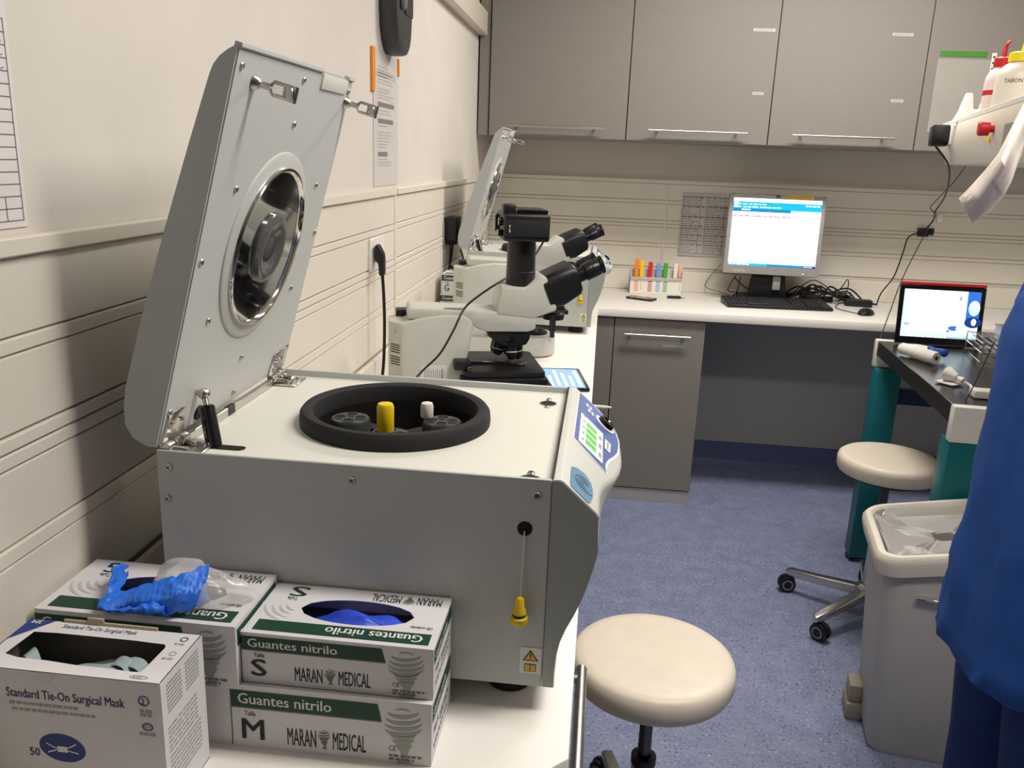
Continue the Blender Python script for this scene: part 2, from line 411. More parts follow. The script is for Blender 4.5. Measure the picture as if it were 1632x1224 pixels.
# ------------------------------------------------------------------ centrifuge
CY0 = .857
def holed_plate(mb, x0, y0, x1, y1, cx, cy, rx, ry, z0, z1, n=48):
    """rectangular plate with an elliptic hole"""
    out = []; inn = []
    angs = sorted([2*PI*k/n for k in range(n)] + [math.atan2(yy-cy, xx-cx) % (2*PI) for xx in (x0, x1) for yy in (y0, y1)])
    for a in angs:
        c, s_ = math.cos(a), math.sin(a)
        t = min([((x1-cx)/c if c > 1e-9 else (x0-cx)/c if c < -1e-9 else 1e9), ((y1-cy)/s_ if s_ > 1e-9 else (y0-cy)/s_ if s_ < -1e-9 else 1e9)])
        out.append((cx+t*c, cy+t*s_))
        q = 1/math.sqrt((c/rx)**2+(s_/ry)**2); inn.append((cx+q*c, cy+q*s_))
    k = len(angs); vs_ = []
    for z in (z0, z1): vs_ += [(x, y, z) for x, y in out] + [(x, y, z) for x, y in inn]
    fs = []
    for i in range(k):
        j = (i+1) % k
        fs += [[i, j, k+j, k+i], [2*k+i, 3*k+i, 3*k+j, 2*k+j], [i, 2*k+i, 2*k+j, j], [k+i, k+j, 3*k+j, 3*k+i]]
    return mb.add(vs_, fs)

def screw(mb, c, n, r=.0042):
    c = Vector(c); n = Vector(n).normalized(); mb.lathe([(r, -.001), (r, .0012), (r*.8, .0022), (r*.25, .0024)], c, n, 12)
    t = n.orthogonal().normalized(); u = n.cross(t)
    mb.mi = 1
    for a, b in ((t, u), (u, t)):
        mb.add([c+n*.0027+a*(r*.62)+b*(r*.1), c+n*.0027-a*(r*.62)+b*(r*.1), c+n*.0027-a*(r*.62)-b*(r*.1), c+n*.0027+a*(r*.62)-b*(r*.1)], [[0, 1, 2, 3]])
    mb.mi = 0

BLUEP = mat('control_overlay_blue', '#5064a0', .35, var=.02)
LCDW = mat('lcd_white', '#d7ddd6', .3, var=0, emit='#d7e0d6', estr=.35)
LCDG = mat('lcd_green', '#8cc27c', .3, var=0, emit='#84bf70', estr=.45)
LCDD = mat('lcd_dark_green', '#5c9c50', .3, var=0, emit='#5c9c50', estr=.35)
BADGE = mat('badge_blue', '#6187a3', .4, var=.06)
SCREWM = mat('screw_zinc', '#bdbab2', .35, 1.0, var=.05)
WARN = mat('warning_yellow', '#e2b33a', .5, var=.02)

def make_centrifuge():
    t = thing('centrifuge', 'large open grey centrifuge with glove boxes beside it', 'centrifuge', (.32, 1.052, .9))
    B = lambda mb, name, ma, par=None, sm=38: mb.build(name, ma, par or t, sm, world=True)
    y0, y1 = CY0, CY0+.391
    # housing: side panels, back, floor
    b = MB()
    b.box((.092, y0, .928), (.542, y0+.004, 1.1855), .0012, 1); b.box((.092, y1-.004, .928), (.542, y1, 1.1855), .0012, 1)
    b.box((.092, y0+.004, .928), (.096, y1-.004, 1.176)); b.box((.096, y0+.004, .928), (.538, y1-.004, .934)); b.box((.538, y0+.004, .928), (.5415, y1-.004, 1.170))
    body = B(b, 'body', MACH)
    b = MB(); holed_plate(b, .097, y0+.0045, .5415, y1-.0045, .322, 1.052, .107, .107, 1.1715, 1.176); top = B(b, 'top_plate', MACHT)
    b = MB(); b.box((.5415, y0+.002, 1.1765), (.5435, y1-.002, 1.1862)); B(b, 'trim_line', DSTEEL)
    # latch holes (recess rings) and slot
    for (hx, hy) in ((.516, .8775), (.516, 1.181)):
        h = MB(); h.lathe([(.011, 0), (.011, .0006), (.0001, .0006)], (hx, hy, 1.176)); B(h, 'latch_hole', mat('recess_black', '#070707', .8, var=0), top)
        h = MB(); h.lathe([(.0125, 0), (.0125, .0009), (.0108, .0009)], (hx, hy, 1.176), cap1=False); B(h, 'latch_ring', SCREWM, top)
        for dy in (-.018, .017):
            if hy < .9 and dy < 0: continue
            s_ = MB(); screw(s_, (hx, hy+dy, 1.1765), (0, 0, 1), .0045); B(s_, 'screw', [SCREWM, INK], top)
    h = MB(); pts = [(.128+.008*math.cos(a), .906+.008*math.sin(a)) for a in [PI/2+PI*k/8 for k in range(9)]] + [(.168+.008*math.cos(a), .906+.008*math.sin(a)) for a in [-PI/2+PI*k/8 for k in range(9)]]
    h.add([(x, y, 1.1764) for x, y in pts], [list(range(len(pts)))]); B(h, 'strut_slot', mat('recess_black', '#070707'), top)
    # gasket, chamber, rotor
    g = MB(); g.lathe([(.106, -.004), (.1245, -.004), (.1255, .006), (.1245, .0155), (.121, .0200), (.114, .0208), (.1085, .0180), (.106, .010), (.106, -.004)], (.322, 1.052, 1.1765), seg=64, cap0=False, cap1=False)
    B(g, 'gasket_ring', RUBBER)
    g = MB(); g.lathe([(.107, .004), (.105, -.02), (.1, -.1), (.09, -.115), (.0001, -.118)], (.322, 1.052, 1.1775), seg=48, cap0=False); B(g, 'chamber', mat('chamber_dark', '#1a1a1a', .35, var=.1))
    r = MB(); r.lathe([(.018, -.07), (.02, -.03), (.012, -.022), (.0001, -.02)], (.322, 1.052, 1.1775)); rot = B(r, 'rotor', mat('rotor_grey', '#3a3a3b', .4, .4, var=.1))
    arm = MB()
    for k in range(4):
        a = math.radians(6+45+90*k); d = Vector((math.cos(a), math.sin(a), 0)); e = Vector((-d.y, d.x, 0)); c = Vector((.322, 1.052, 1.15))
        vs_ = [c+e*.012, c-e*.012, c+d*.07-e*.006, c+d*.085+e*.0, c+d*.07+e*.006]
        arm.add([v+Vector((0, 0, .006)) for v in vs_]+[v-Vector((0, 0, .008)) for v in vs_], [[0, 1, 2, 3, 4], [9, 8, 7, 6, 5]]+[[i, (i+1) % 5, 5+(i+1) % 5, 5+i] for i in range(5)])
    B(arm, 'rotor_arm', mat('rotor_grey', '#3a3a3b'), rot)
    BK = mat('bucket_black', '#34363a', .32, var=.1)
    for k in (0, 2, 3):
        a = math.radians(6+90*k); bc = Vector((.322+.061*math.cos(a), 1.052+.061*math.sin(a), 1.1785)); e1 = Vector((math.cos(a), math.sin(a), 0)); e2 = Vector((-e1.y, e1.x, 0))
        bk = MB()
        # rounded-square adapter with four bores
        bk.lathe([(.024, -.06), (.0265, -.055), (.0265, -.003), (.0245, 0), (.0001, 0)], bc, seg=24)
        o = B(bk, 'bucket', BK, rot)
        hl = MB(); rm = MB()
        for j in range(4):
            q = a+PI/4*0+PI/2*j; c2 = bc+e1*(.0135*math.cos(PI/2*j))+e2*(.0135*math.sin(PI/2*j))
            hl.lathe([(.0078, .0006), (.0001, .0006)], c2, seg=16, cap0=False); rm.lathe([(.0087, .0002), (.0087, .0010), (.0078, .0010)], c2, seg=16, cap0=False, cap1=False)
        B(hl, 'bore', mat('recess_black', '#070707'), rot); B(rm, 'bore_rim', mat('bucket_rim', '#77797c', .25, .5, var=0), rot)
    # front fascia with bulging lip
    fa = MB(); rings = []
    LY = [(0, .056), (.04, .056), (.066, .057), (.095, .061), (.123, .069), (.165, .082), (.205, .091), (.235, .095), (.262, .096), (.30, .095), (.328, .092), (.35, .087), (.37, .079), (.383, .068), (.391, .056)]
    dx, dz = .7503, -.6610
    def LL(y):
        for (a, b), (c, d) in zip(LY, LY[1:]):
            if y <= c: return b+(d-b)*(y-a)/(c-a)
        return LY[-1][1]
    ys = [.391*i/40 for i in range(41)]
    for y in ys:
        l = LL(y); ex, ez = .553+dx*l, 1.185+dz*l; bul = (l-.056)/.04
        pr = [(.5425, 1.1855), (.5505, 1.186), (.5535, 1.185), (ex-.0035, ez+.0031), (ex, ez-.002), (ex-.0005, ez-.007), (ex-.008*bul, ez-.022), (.5965+.010*bul, 1.105-.004*bul), (.592, 1.082), (.587, 1.062), (.581, 1.042), (.574, 1.024), (.566, 1.006), (.5605, .990), (.557, .972), (.5555, .95), (.556, .93), (.5425, .93)]
        rings.append([(a, y0+y, b) for a, b in pr])
    fa.loft(rings); fas = B(fa, 'fascia', FASC, None, 42)
    ck = MB(); ck.prism([(p_[0]-(.0008 if p_[0] > .55 else 0), p_[2]-(.0008 if p_[2] > 1.1 else 0)) for p_ in rings[0]], y0-.0012, y0-.0001, lambda a, b, d: (a, d, b)); B(ck, 'fascia_cheek', mat('cheek_plastic', '#a3a8a5', .42, var=.02, scale=300), fas, 30)
    ft = Fr((.553, y0, 1.185), (0, 1, 0), (-dx, 0, -dz))   # x = y, y = -s (distance down the slope)
    def sp(y, s): return (y, -s)
    ov = MB()
    ovp = [(.385, .009), (.167, .008), (.160, .03), (.150, .066), (.164, .0635), (.178, .064), (.195, .067), (.207, .070), (.24, .080), (.265, .086), (.289, .0885), (.31, .0895), (.328, .0885), (.348, .0845), (.363, .078), (.374, .068), (.381, .052), (.385, .03)]
    ov.mi = 0; ov.poly(ft, [sp(y+(.004 if y > .27 else -.004), s+(.003 if s > .04 else -.002)) for y, s in ovp], .0006)
    ov.mi = 1; ov.poly(ft, [sp(*q) for q in ovp], .0011)
    ovo = B(ov, 'control_overlay', [INKW, BLUEP], fas, 0)
    ds = MB(); ds.mi = 0; ds.poly(ft, [sp(.292, .015), sp(.168, .015), sp(.166, .058), sp(.288, .058)], .0015)
    ds.mi = 1; ds.poly(ft, [sp(.275, .026), sp(.176, .026), sp(.175, .046), sp(.273, .046)], .0018)
    ds.mi = 2
    for i in range(4): ds.poly(ft, [sp(.268-.024*i, .027), sp(.258-.024*i, .027), sp(.256-.024*i, .0455), sp(.266-.024*i, .0455)], .0020)
    ds.mi = 3
    for i in range(5): ds.rect(ft, .285-.025*i, -.024, .296-.025*i-.004, -.0195, .0019)
    for i in range(3): ds.rect(ft, .178+.035*i, -.0555, .196+.035*i, -.050, .0019)
    B(ds, 'display', [LCDW, LCDG, LCDD, INKG], fas, 0)
    kc = ft.p(.338, -.061, 0); kn = MB(); kn.lathe([(.0185, .0), (.0185, .0022), (.0135, .0026)], kc, ft.n, 28, cap1=False); B(kn, 'dial_ring', INKW, fas)
    kn = MB(); kn.lathe([(.0135, 0), (.0135, .003), (.0125, .0085), (.009, .0095), (.007, .0075), (.0001, .007)], kc, ft.n, 28); B(kn, 'dial_knob', BLACKG, fas)
    for (yy, ss) in ((.352, .025), (.352, .032), (.334, .029), (.334, .036)):
        q = MB(); q.rect(ft, yy-.007, -ss-.0022, yy+.007, -ss+.0022, .0016); B(q, 'button', INKW, fas, 0)
    q = MB(); q.poly(ft, [sp(.275, .062), sp(.235, .0615), sp(.233, .0715), sp(.273, .0735)], .0016); q.mi = 1; q.poly(ft, [sp(.27, .0655), sp(.239, .065), sp(.238, .0685), sp(.269, .0695)], .0018); B(q, 'name_plate', [INKW, INKG], fas, 0)
    bg = MB(); bp = [(.062, .009), (.014, .010), (.006, .012), (.004, .038), (.012, .042), (.03, .0445), (.05, .044), (.067, .041), (.076, .033), (.078, .028), (.073, .017)]
    bg.poly(ft, [sp(*p_) for p_ in bp], .0009); bg.mi = 1
    for i, r_ in enumerate((.0045, .008, .0115, .015)): bg.ring(ft, .043, -.031, r_*1.25, .0012, .0013, 24, -1.2+.3*i, 3.2+.3*i, r_)
    B(bg, 'badge', [BADGE, mat('badge_line', '#33566e', .4, var=0)], fas, 0)
    # near-side details
    sc = [(.106, 1.166), (.102, 1.128), (.319, 1.167), (.526, 1.166)]
    for (x, z) in sc:
        s_ = MB(); screw(s_, (x, y0, z), (0, -1, 0), .0046); B(s_, 'screw', [SCREWM, INK], body)
    h = MB(); h.lathe([(.0085, 0), (.0085, .0006), (.0001, .0006)], (.5145, y0, 1.126), (0, -1, 0), 24); B(h, 'vent_hole', mat('recess_black', '#070707'), body)
    th = MB(); th.tube([(.5145, y0-.002, 1.1235), (.5143, y0-.006, 1.09), (.5135, y0-.008, 1.048)], .0009, 6, 4); B(th, 'plug_cord', mat('clear_cord', '#c9cac4', .3, var=0), body)
    pg = MB(); pg.lathe([(.003, 0), (.0048, -.002), (.0055, -.012), (.0078, -.0155), (.008, -.019), (.0072, -.0195), (.0072, -.0225), (.0098, -.0235), (.0102, -.029), (.0085, -.032), (.0001, -.032)], (.5135, y0-.0125, 1.048), seg=20); pgo = B(pg, 'plug', YELLOW, body)
    pg = MB(); pg.lathe([(.0074, -.0196), (.0078, -.021), (.0074, -.0224)], (.5135, y0-.0125, 1.048), seg=20, cap0=False, cap1=False); B(pg, 'plug_band', INK, body)
    fs = Fr((.5155, y0-.0002, .9455), (1, 0, 0), (0, 0, 1)); st = MB()
    st.rect(fs, 0, 0, .0245, .0335, .0003); st.mi = 2; st.poly(fs, [(.003, .0165), (.0215, .0165), (.01225, .0305)], .0006); st.mi = 1; st.poly(fs, [(.0052, .0178), (.0193, .0178), (.01225, .0283)], .0009)
    st.mi = 2; st.rect(fs, .0115, .0215, .0130, .0262, .0012); st.rect(fs, .0115, .0190, .0130, .0204, .0012)
    st.mi = 2; st.rect(fs, .0055, .0025, .019, .0125, .0006); st.mi = 1; st.rect(fs, .0062, .0032, .0118, .0118, .0009); st.rect(fs, .0127, .0032, .0183, .0118, .0009)
    B(st, 'warning_label', [INKW, WARN, INK], body, 0)
    for (x, y) in ((.135, y0+.03), (.500, y0+.052), (.135, y1-.03), (.508, y1-.03)):
        f_ = MB(); f_.lathe([(.026, 0), (.028, .003), (.027, .012), (.02, .028)], (x, y, .9), seg=24); B(f_, 'foot', RUBBER)
    # ---- lid (u along the lid, tt thickness to the back)
    du, db = Vector((.2628, 0, .9649)), Vector((-.9649, 0, .2628)); o_ = Vector((.092, 0, 1.187))
    def lp(u, v, tt): return o_+du*u+db*tt+Vector((0, y0+v, 0))
    prof = [(.002, 0), (-.0007, .0102), (.0038, .028), (.016, .0396), (.0374, .0454), (.0597, .0474), (.1434, .0443), (.2447, .0377), (.337, .0297), (.399, .0237), (.413, .0222), (.4215, .0205), (.431, .016), (.4395, .009), (.4465, .001), (.447, 0)]
    ld = MB(); ld.prism(prof, 0, .391, lambda a, b, d: lp(a, d, b)); lid = B(ld, 'lid', mat('lid_paint', '#b8bbba', .45, var=.02, scale=300, bump=.08, bscale=900), None, 25)
    pl = MB(); pl.prism([(.004, .003), (.004, .388), (.443, .388), (.443, .003)], -.0015, .001, lambda a, b, d: lp(a, b, d)); B(pl, 'lid_plate', MACH, lid)
    lipp = MB(); lipp.prism([(.4435, -.0005), (.4435, .004), (.4495, .0035), (.4495, -.004), (.446, -.0045)], .001, .257, lambda a, b, d: lp(a, d, b)); lipp.prism([(.4435, -.0005), (.4435, .004), (.4495, .0035), (.4495, -.004), (.446, -.0045)], .363, .390, lambda a, b, d: lp(a, d, b))
    B(lipp, 'lid_lip', MACH, lid)
    nt_ = MB(); nt_.box((0, 0, 0), (0, 0, 0)); nt_ = MB(); nt_.prism([(.425, .258), (.425, .362), (.444, .362), (.444, .258)], -.004, -.0008, lambda a, b, d: lp(a, b, d), .0006); B(nt_, 'catch_plate', MACHT, lid)
    nrm = -db; c_ = lp(.2195, .193, 0)
    q = MB(); q.lathe([(.1225, 0), (.1215, .003), (.118, .0045), (.1, .005)], c_, nrm, 64, cap1=False); B(q, 'lid_boss', MACH, lid)
    q = MB(); q.lathe([(.1045, .002), (.1045, .008), (.1035, .0095), (.1005, .0095), (.0985, .0075), (.097, .0045)], c_, nrm, 72, cap0=False, cap1=False); B(q, 'chrome_rim', CHROME, lid)
    q = MB(); q.lathe([(.0985, .0052), (.0001, .0052)], c_, nrm, 64, cap0=False); B(q, 'mirror_disc', mat('mirror_steel', '#b9bab8', .05, 1.0, var=0), lid)
    q = MB(); q.lathe([(.046, .005), (.046, .008), (.0435, .011), (.036, .013), (.026, .010), (.018, .0065)], c_, nrm, 48, cap0=False, cap1=False); B(q, 'hub_cup', mat('hub_clear_plastic', '#77797a', .15, var=0, trans=.55), lid)
    q = MB(); q.lathe([(.019, .0054), (.019, .007), (.0001, .007)], c_, nrm, 32); B(q, 'hub_core', BLACKG, lid)
    for (u, v) in ((.428, .015), (.43, .195), (.376, .195), (.299, .064), (.296, .333), (.22, .014), (.223, .378), (.143, .064), (.143, .330), (.066, .195), (.041, .377), (.015, .195), (.042, .012), (.43, .376)):
        s_ = MB(); screw(s_, lp(u, v, -.0015), nrm, .0042); B(s_, 'screw', [SCREWM, INK], lid)
    for v in (.052, .375):
        la = MB(); b0 = lp(.415, v, -.0015)
        la.cyl(b0, b0+nrm*.008, .0085, .0065, 16, .001); la.cyl(b0+nrm*.008, b0+nrm*.02, .0038, seg=12)
        # flat U-shaped bracket
        e1, e2 = nrm, du
        for s1 in (-1, 1): la.tube([b0+e1*.019+e2*.002*s1, b0+e1*.022+e2*.0065*s1, b0+e1*.047+e2*.0065*s1], .0022, 6)
        la.tube([b0+e1*.0345+e2*-.0065, b0+e1*.0345+e2*.0065], .0018, 6); la.box(b0+e1*.041-Vector((.004, .004, .006)), b0+e1*.041+Vector((.004, .004, .006)), .001, 1)
        la.tube([b0+e1*.047+e2*-.0085, b0+e1*.047+e2*.0085], .0024, 8)
        B(la, 'latch', STEEL, lid)
    # hinges
    for v in (.030, .345):
        hn = MB()
        hn.prism([(.002, v-.026), (.002, v+.026), (.038, v+.02), (.041, v+.01), (.041, v-.012), (.038, v-.02)], -.0045, -.0018, lambda a, b, d: lp(a, b, d), .0007)
        hn.box((.098, y0+v-.024, 1.1763), (.137, y0+v+.024, 1.1793), .001, 1)
        for k in range(3): hn.cyl((.1, y0+v-.024+.0165*k, 1.1855), (.1, y0+v-.0095+.0165*k, 1.1855), .0064, seg=14, bev=.0008)
        for s1 in (-1, 1):
            hn.tube([(.104, y0+v+.015*s1, 1.183), (.112, y0+v+.013*s1, 1.1825), (.12, y0+v+.011*s1, 1.1805)], .0035, 8, 4)
            hn.ball((.127, y0+v+.013*s1, 1.1793), .0035, 8)
            hn.ball(lp(.027, v+.011*s1, -.0045), .0035, 8)
        B(hn, 'hinge', STEEL)
    # gas strut
    p0 = lp(.050, .076, -.0015); e0 = Vector((.137, .909, 1.172)); k0 = p0+nrm*.0095
    sr = MB(); sr.cyl(p0, k0, .0045, seg=12); sr.ball(k0, .0075, 12); sr.cyl(k0, k0.lerp(e0, .3), .0036, seg=12); B(sr, 'strut_rod', STEEL)
    sr = MB(); sr.cyl(k0.lerp(e0, .22), e0, .0095, seg=18, bev=.0015); B(sr, 'strut_cylinder', BLACKG)
    sr = MB(); sr.lathe([(.0095, 0), (.0095, .003), (.005, .004)], lp(.017, .092, -.0015), nrm, 16, cap1=False); B(sr, 'lid_grommet', RUBBER, lid)
    sr = MB(); sr.box((.0975, y0+.058, 1.1763), (.1035, y1-.072, 1.1875), .0008, 1); B(sr, 'hinge_rail', STEEL)
    sr = MB(); sr.box((.0972, y0+.165, 1.1763), (.1042, y0+.185, 1.1882), .0006, 1); B(sr, 'rail_stop', BLACKP)
    return t
cent = make_centrifuge()
cent2 = copy_tree(cent); cent2.matrix_basis = Matrix.Translation((.32, 1.052+2.203, .9))
cent2['label'] = 'grey centrifuge standing open in the far corner by the wall cabinets'
def tube_cap(x, y, z0, z1, r, ma, label, name):
    q = MB(); q.lathe([(r*.9, 0), (r, .002), (r, z1-z0-.005), (r*.85, z1-z0-.001), (r*.5, z1-z0), (.0001, z1-z0)], (0, 0, 0), seg=24)
    o = q.build(name, ma); o.location = (x, y, z0); return tag(o, label, 'tube')
tube_cap(.322, 1.052-.057, 1.1797, 1.2175, .0108, YELLOW, 'yellow capped sample tube standing in the open centrifuge rotor', 'sample_tube')
tube_cap(.3605, 1.066, 1.1797, 1.2005, .0086, mat('milky_plastic', '#dcdad2', .4, var=.02), 'white capped sample tube standing in the open centrifuge rotor', 'sample_tube')

# ------------------------------------------------------------------ microscopes (local: +x toward the user, origin under the rear centre)
def rrect(x0, x1, y0, y1, r, n=6):
    pts = []
    for cx, cy, a0 in ((x1-r, y1-r, 0), (x0+r, y1-r, PI/2), (x0+r, y0+r, PI), (x1-r, y0+r, 1.5*PI)):
        for k in range(n+1): a = a0+PI/2*k/n; pts.append((cx+r*math.cos(a), cy+r*math.sin(a)))
    return pts
OBJM = mat('objective_black', '#202225', .3, .3, var=.1)
def make_microscope(label, loc, rz):
    t = thing('microscope', label, 'microscope', loc, rz, 'upright microscopes on the left worktop')
    b = MB(); xy = lambda a, b_, d: (a, b_, d); xz = lambda a, b_, d: (a, d, b_)
    # base
    b.prism([(0, -.075), (.20, -.085)] + [(.265+.07*math.cos(a), .085*math.sin(a)) for a in [-PI/2+PI*k/16 for k in range(17)]] + [(.20, .085), (0, .075)], .004, .066, xy, .004)
    b.build('base', MICW, t)
    b = MB(); b.lathe([(.045, 0), (.045, .006), (.04, .009), (.033, .009), (.03, .016), (.02, .017), (.0001, .0172)], (.262, 0, .066), seg=32); b.build('field_lens', BLACKP, t)
    for x, y in ((.03, -.06), (.03, .06), (.29, -.05), (.29, .05)):
        b = MB(); b.lathe([(.011, 0), (.011, .005)], (x, y, 0), seg=14); b.build('foot', RUBBER, t)
    # rear stand
    b = MB(); pr = [(0, .06), (-.001, .276), (.004, .282), (.05, .292), (.10, .298), (.145, .296), (.160, .290), (.167, .279), (.160, .235), (.150, .19), (.148, .10), (.160, .06)]
    b.prism(pr, -.06, .06, xz, .006); st = b.build('stand', MICW, t)
    b = MB(); b.prism([(-.03, -.028), (.001, -.0598), (.012, -.0598), (.012, .0598), (.001, .0598), (-.03, .028)], .06, .281, xy, .004); b.build('stand_rear', MICW, t)
    # vents on the rear face
    v = MB()
    for z0 in (.232, .206):
        for k in range(4):
            z = z0-.0052*k
            fv = Fr((-.03, -.028, z), (.031, -.0318, 0), (0, 0, 1)); v.rect(fv, .007, 0, .037, .0022, .0006)
    v.build('vent_slots', INK, st)
    v = MB(); v.lathe([(.004, 0), (.004, .001), (.0001, .001)], (-.016, -.0424, .262), (-.716, -.698, 0), 12); v.build('screw', SCREWM, st)
    v = MB(); v.box((-.012, .02, .279), (.016, .058, .295), .002); v.build('power_plug', BLACKP, st)
    # arm slab
    b = MB(); b.prism([(.012, .288), (.014, .306), (.022, .311), (.20, .305), (.305, .302), (.318, .296), (.318, .268), (.30, .262), (.20, .262), (.17, .272), (.16, .285)], -.048, .048, xz, .004); arm = b.build('arm', MICW, t)
    # nosepiece
    b = MB(); b.prism([(.200, .264), (.308, .264), (.306, .245), (.298, .232), (.245, .228), (.225, .238), (.205, .252)], -.042, .042, xz, .004); b.build('nosepiece_carrier', BLACKP, t)
    ax = Vector((-.12, 0, -1)).normalized(); c = Vector((.258, 0, .247)); b = MB(); b.lathe([(.044, -.004), (.045, .006), (.038, .014), (.018, .018)], c, ax, 28); np_ = b.build('turret', BLACKG, t)
    for k in range(5):
        a = 2*PI*k/5; d = (ax*1.0+Vector((math.cos(a)*.20+.08, math.sin(a)*.20, 0))).normalized(); p0 = c+ax*.010+Vector((math.cos(a)*.024, math.sin(a)*.024, 0))
        l = (.044, .042, .036, .032, .040)[k]
        q = MB(); q.lathe([(.0125, 0), (.0125, .006), (.0138, .007), (.0138, l*.7), (.0118, l*.74), (.011, l*.88), (.006, l), (.0001, l)], p0, d, 18); ob = q.build('objective', OBJM, t)
        q = MB(); q.lathe([(.01395, l*.55), (.01395, l*.6)], p0, d, 18, cap0=False, cap1=False); q.build('colour_band', INKW, ob)
    # stage, holder, condenser, focus knobs
    b = MB(); b.prism(rrect(.145, .335, -.105, .095, .01), .176, .188, xy, .002); sg = b.build('stage', BLACKP, t)
    b = MB(); b.lathe([(.03, .0002), (.0001, .0002)], (.268, -.005, .1882), seg=28, cap0=False); b.build('stage_opening', BLACKG, sg)
    b = MB(); b.box((.135, -.112, .155), (.34, -.070, .176), .003); b.box((.315, -.125, .150), (.35, -.05, .163), .002); b.box((.12, -.09, .188), (.16, -.02, .208), .004); b.build('stage_drive', BLACKP, t)
    b = MB(); b.box((.16, -.03, .188), (.235, -.022, .194), .001, 1); b.tube([(.235, -.026, .191), (.285, -.05, .191), (.30, -.03, .191)], .0028, 6, 4); b.box((.15, -.10, .1885), (.16, .06, .199), .001, 1); b.build('slide_holder', DSTEEL, sg)
    b = MB(); b.lathe([(.022, 0), (.026, .004), (.026, .03), (.02, .045), (.018, .052)], (.268, 0, .12), seg=24); b.box((.15, -.02, .115), (.25, .02, .13), .002); b.build('condenser', BLACKP, t)
    b = MB(); b.cyl((.305, -.09, .15), (.305, -.09, .09), .011, seg=16, bev=.001); b.cyl((.305, -.09, .09), (.305, -.09, .06+.01), .008, seg=16, bev=.001); b.build('stage_knob', BLACKP, t)
    for s_ in (-1, 1):
        b = MB(); b.lathe([(.028, 0), (.03, .003), (.03, .018), (.028, .02), (.018, .02), (.018, .032), (.016, .034), (.0001, .034)], (.115, .06*s_, .09), (0, s_, 0), 28); b.build('focus_knob', BLACKP, t)
    # head: trinocular block
    b = MB(); b.prism([(.222, .300), (.232, .352), (.24, .358), (.290, .356), (.306, .366), (.332, .382), (.340, .378), (.367, .314), (.364, .308), (.325, .296), (.31, .292)], -.05, .05, xz, .004); hd = b.build('head', MICW, t)
    # binocular box and eyepieces
    d = Vector((.91, 0, .415)).normalized(); u = Vector((-.415, 0, .91)).normalized(); o = Vector((.345, 0, .345))
    bx = MB(); 
    P_ = lambda s_, h, y: o+d*s_+u*h+Vector((0, y, 0))
    sec = [(-.004, -.036, .036), (.03, -.042, .036), (.074, -.036, .034), (.080, -.030, .028)]
    rg = []
    for s_, h0, h1 in sec:
        ring = []
        for (yy, hh) in rrect(-.052, .052, h0, h1, .02, 4): ring.append(P_(s_, hh, yy))
        rg.append(ring)
    bx.loft(rg); bx.build('binocular_body', BLACKP, t)
    q = MB(); q.lathe([(.026, 0), (.028, .012), (.024, .016)], (.37, 0, .283), (0, 0, 1), 24); q.build('tube_clamp', BLACKP, t)
    for yy in (-.029, .029):
        e = MB(); e.lathe([(.0185, .07), (.0185, .082), (.0155, .084), (.0155, .098), (.0185, .10), (.019, .135), (.0175, .137), (.020, .139), (.020, .146), (.017, .147), (.015, .143), (.0001, .142)], o+Vector((0, yy, 0))+u*.002, d, 24); ep = e.build('eyepiece', OBJM, t)
        e = MB(); e.lathe([(.0192, .118), (.0192, .1215)], o+Vector((0, yy, 0))+u*.002, d, 24, cap0=False, cap1=False); e.build('eyepiece_band', DSTEEL, ep)
    return t
def axis_origin(ox, oy, th, w=.06):
    return (ox-w*math.sin(th), oy+w*math.cos(th), .9)
thA, thB = math.radians(15), math.radians(15)
micA = make_microscope('cream microscope with a black camera mounted on top', axis_origin(.18, 1.68, thA), thA)
micA.matrix_basis = micA.matrix_basis @ Matrix.Diagonal((.89, 1, 1, 1))
f = Fr((0, 0, 0), (1, 0, 0), (0, 0, 1)); fn = Fr((.045, -.0602, .105), (1, 0, 0), (0, 0, 1))
q = MB(); q.rect(fn, 0, 0, .062, .088, .0004); q.mi = 1
for i in range(9): q.rect(fn, .008+.005*i, .03+.004*(i % 3), .0095+.005*i, .08-.003*(i % 2), .0007)
q.rect(fn, .05, .05, .052, .08, .0007); q.build('taped_note', [PAPER, PAPERG], micA, 0)
q = MB(); ft_ = Fr((.10, -.04, .3095), (1, 0, 0), (0, 1, 0)); q.rect(ft_, 0, 0, .05, .016, .0006); q.mi = 1; smudge(q, ft_, .004, .005, .042, .005, 5, .0009); q.build('label_strip', [MB_LABEL, INKG], micA, 0)
micB = make_microscope('cream microscope standing between the camera microscope and the far centrifuge', axis_origin(.16, 2.60, thB), thB)
micB.matrix_basis = micB.matrix_basis @ Matrix.Diagonal((.92, 1, 1, 1))

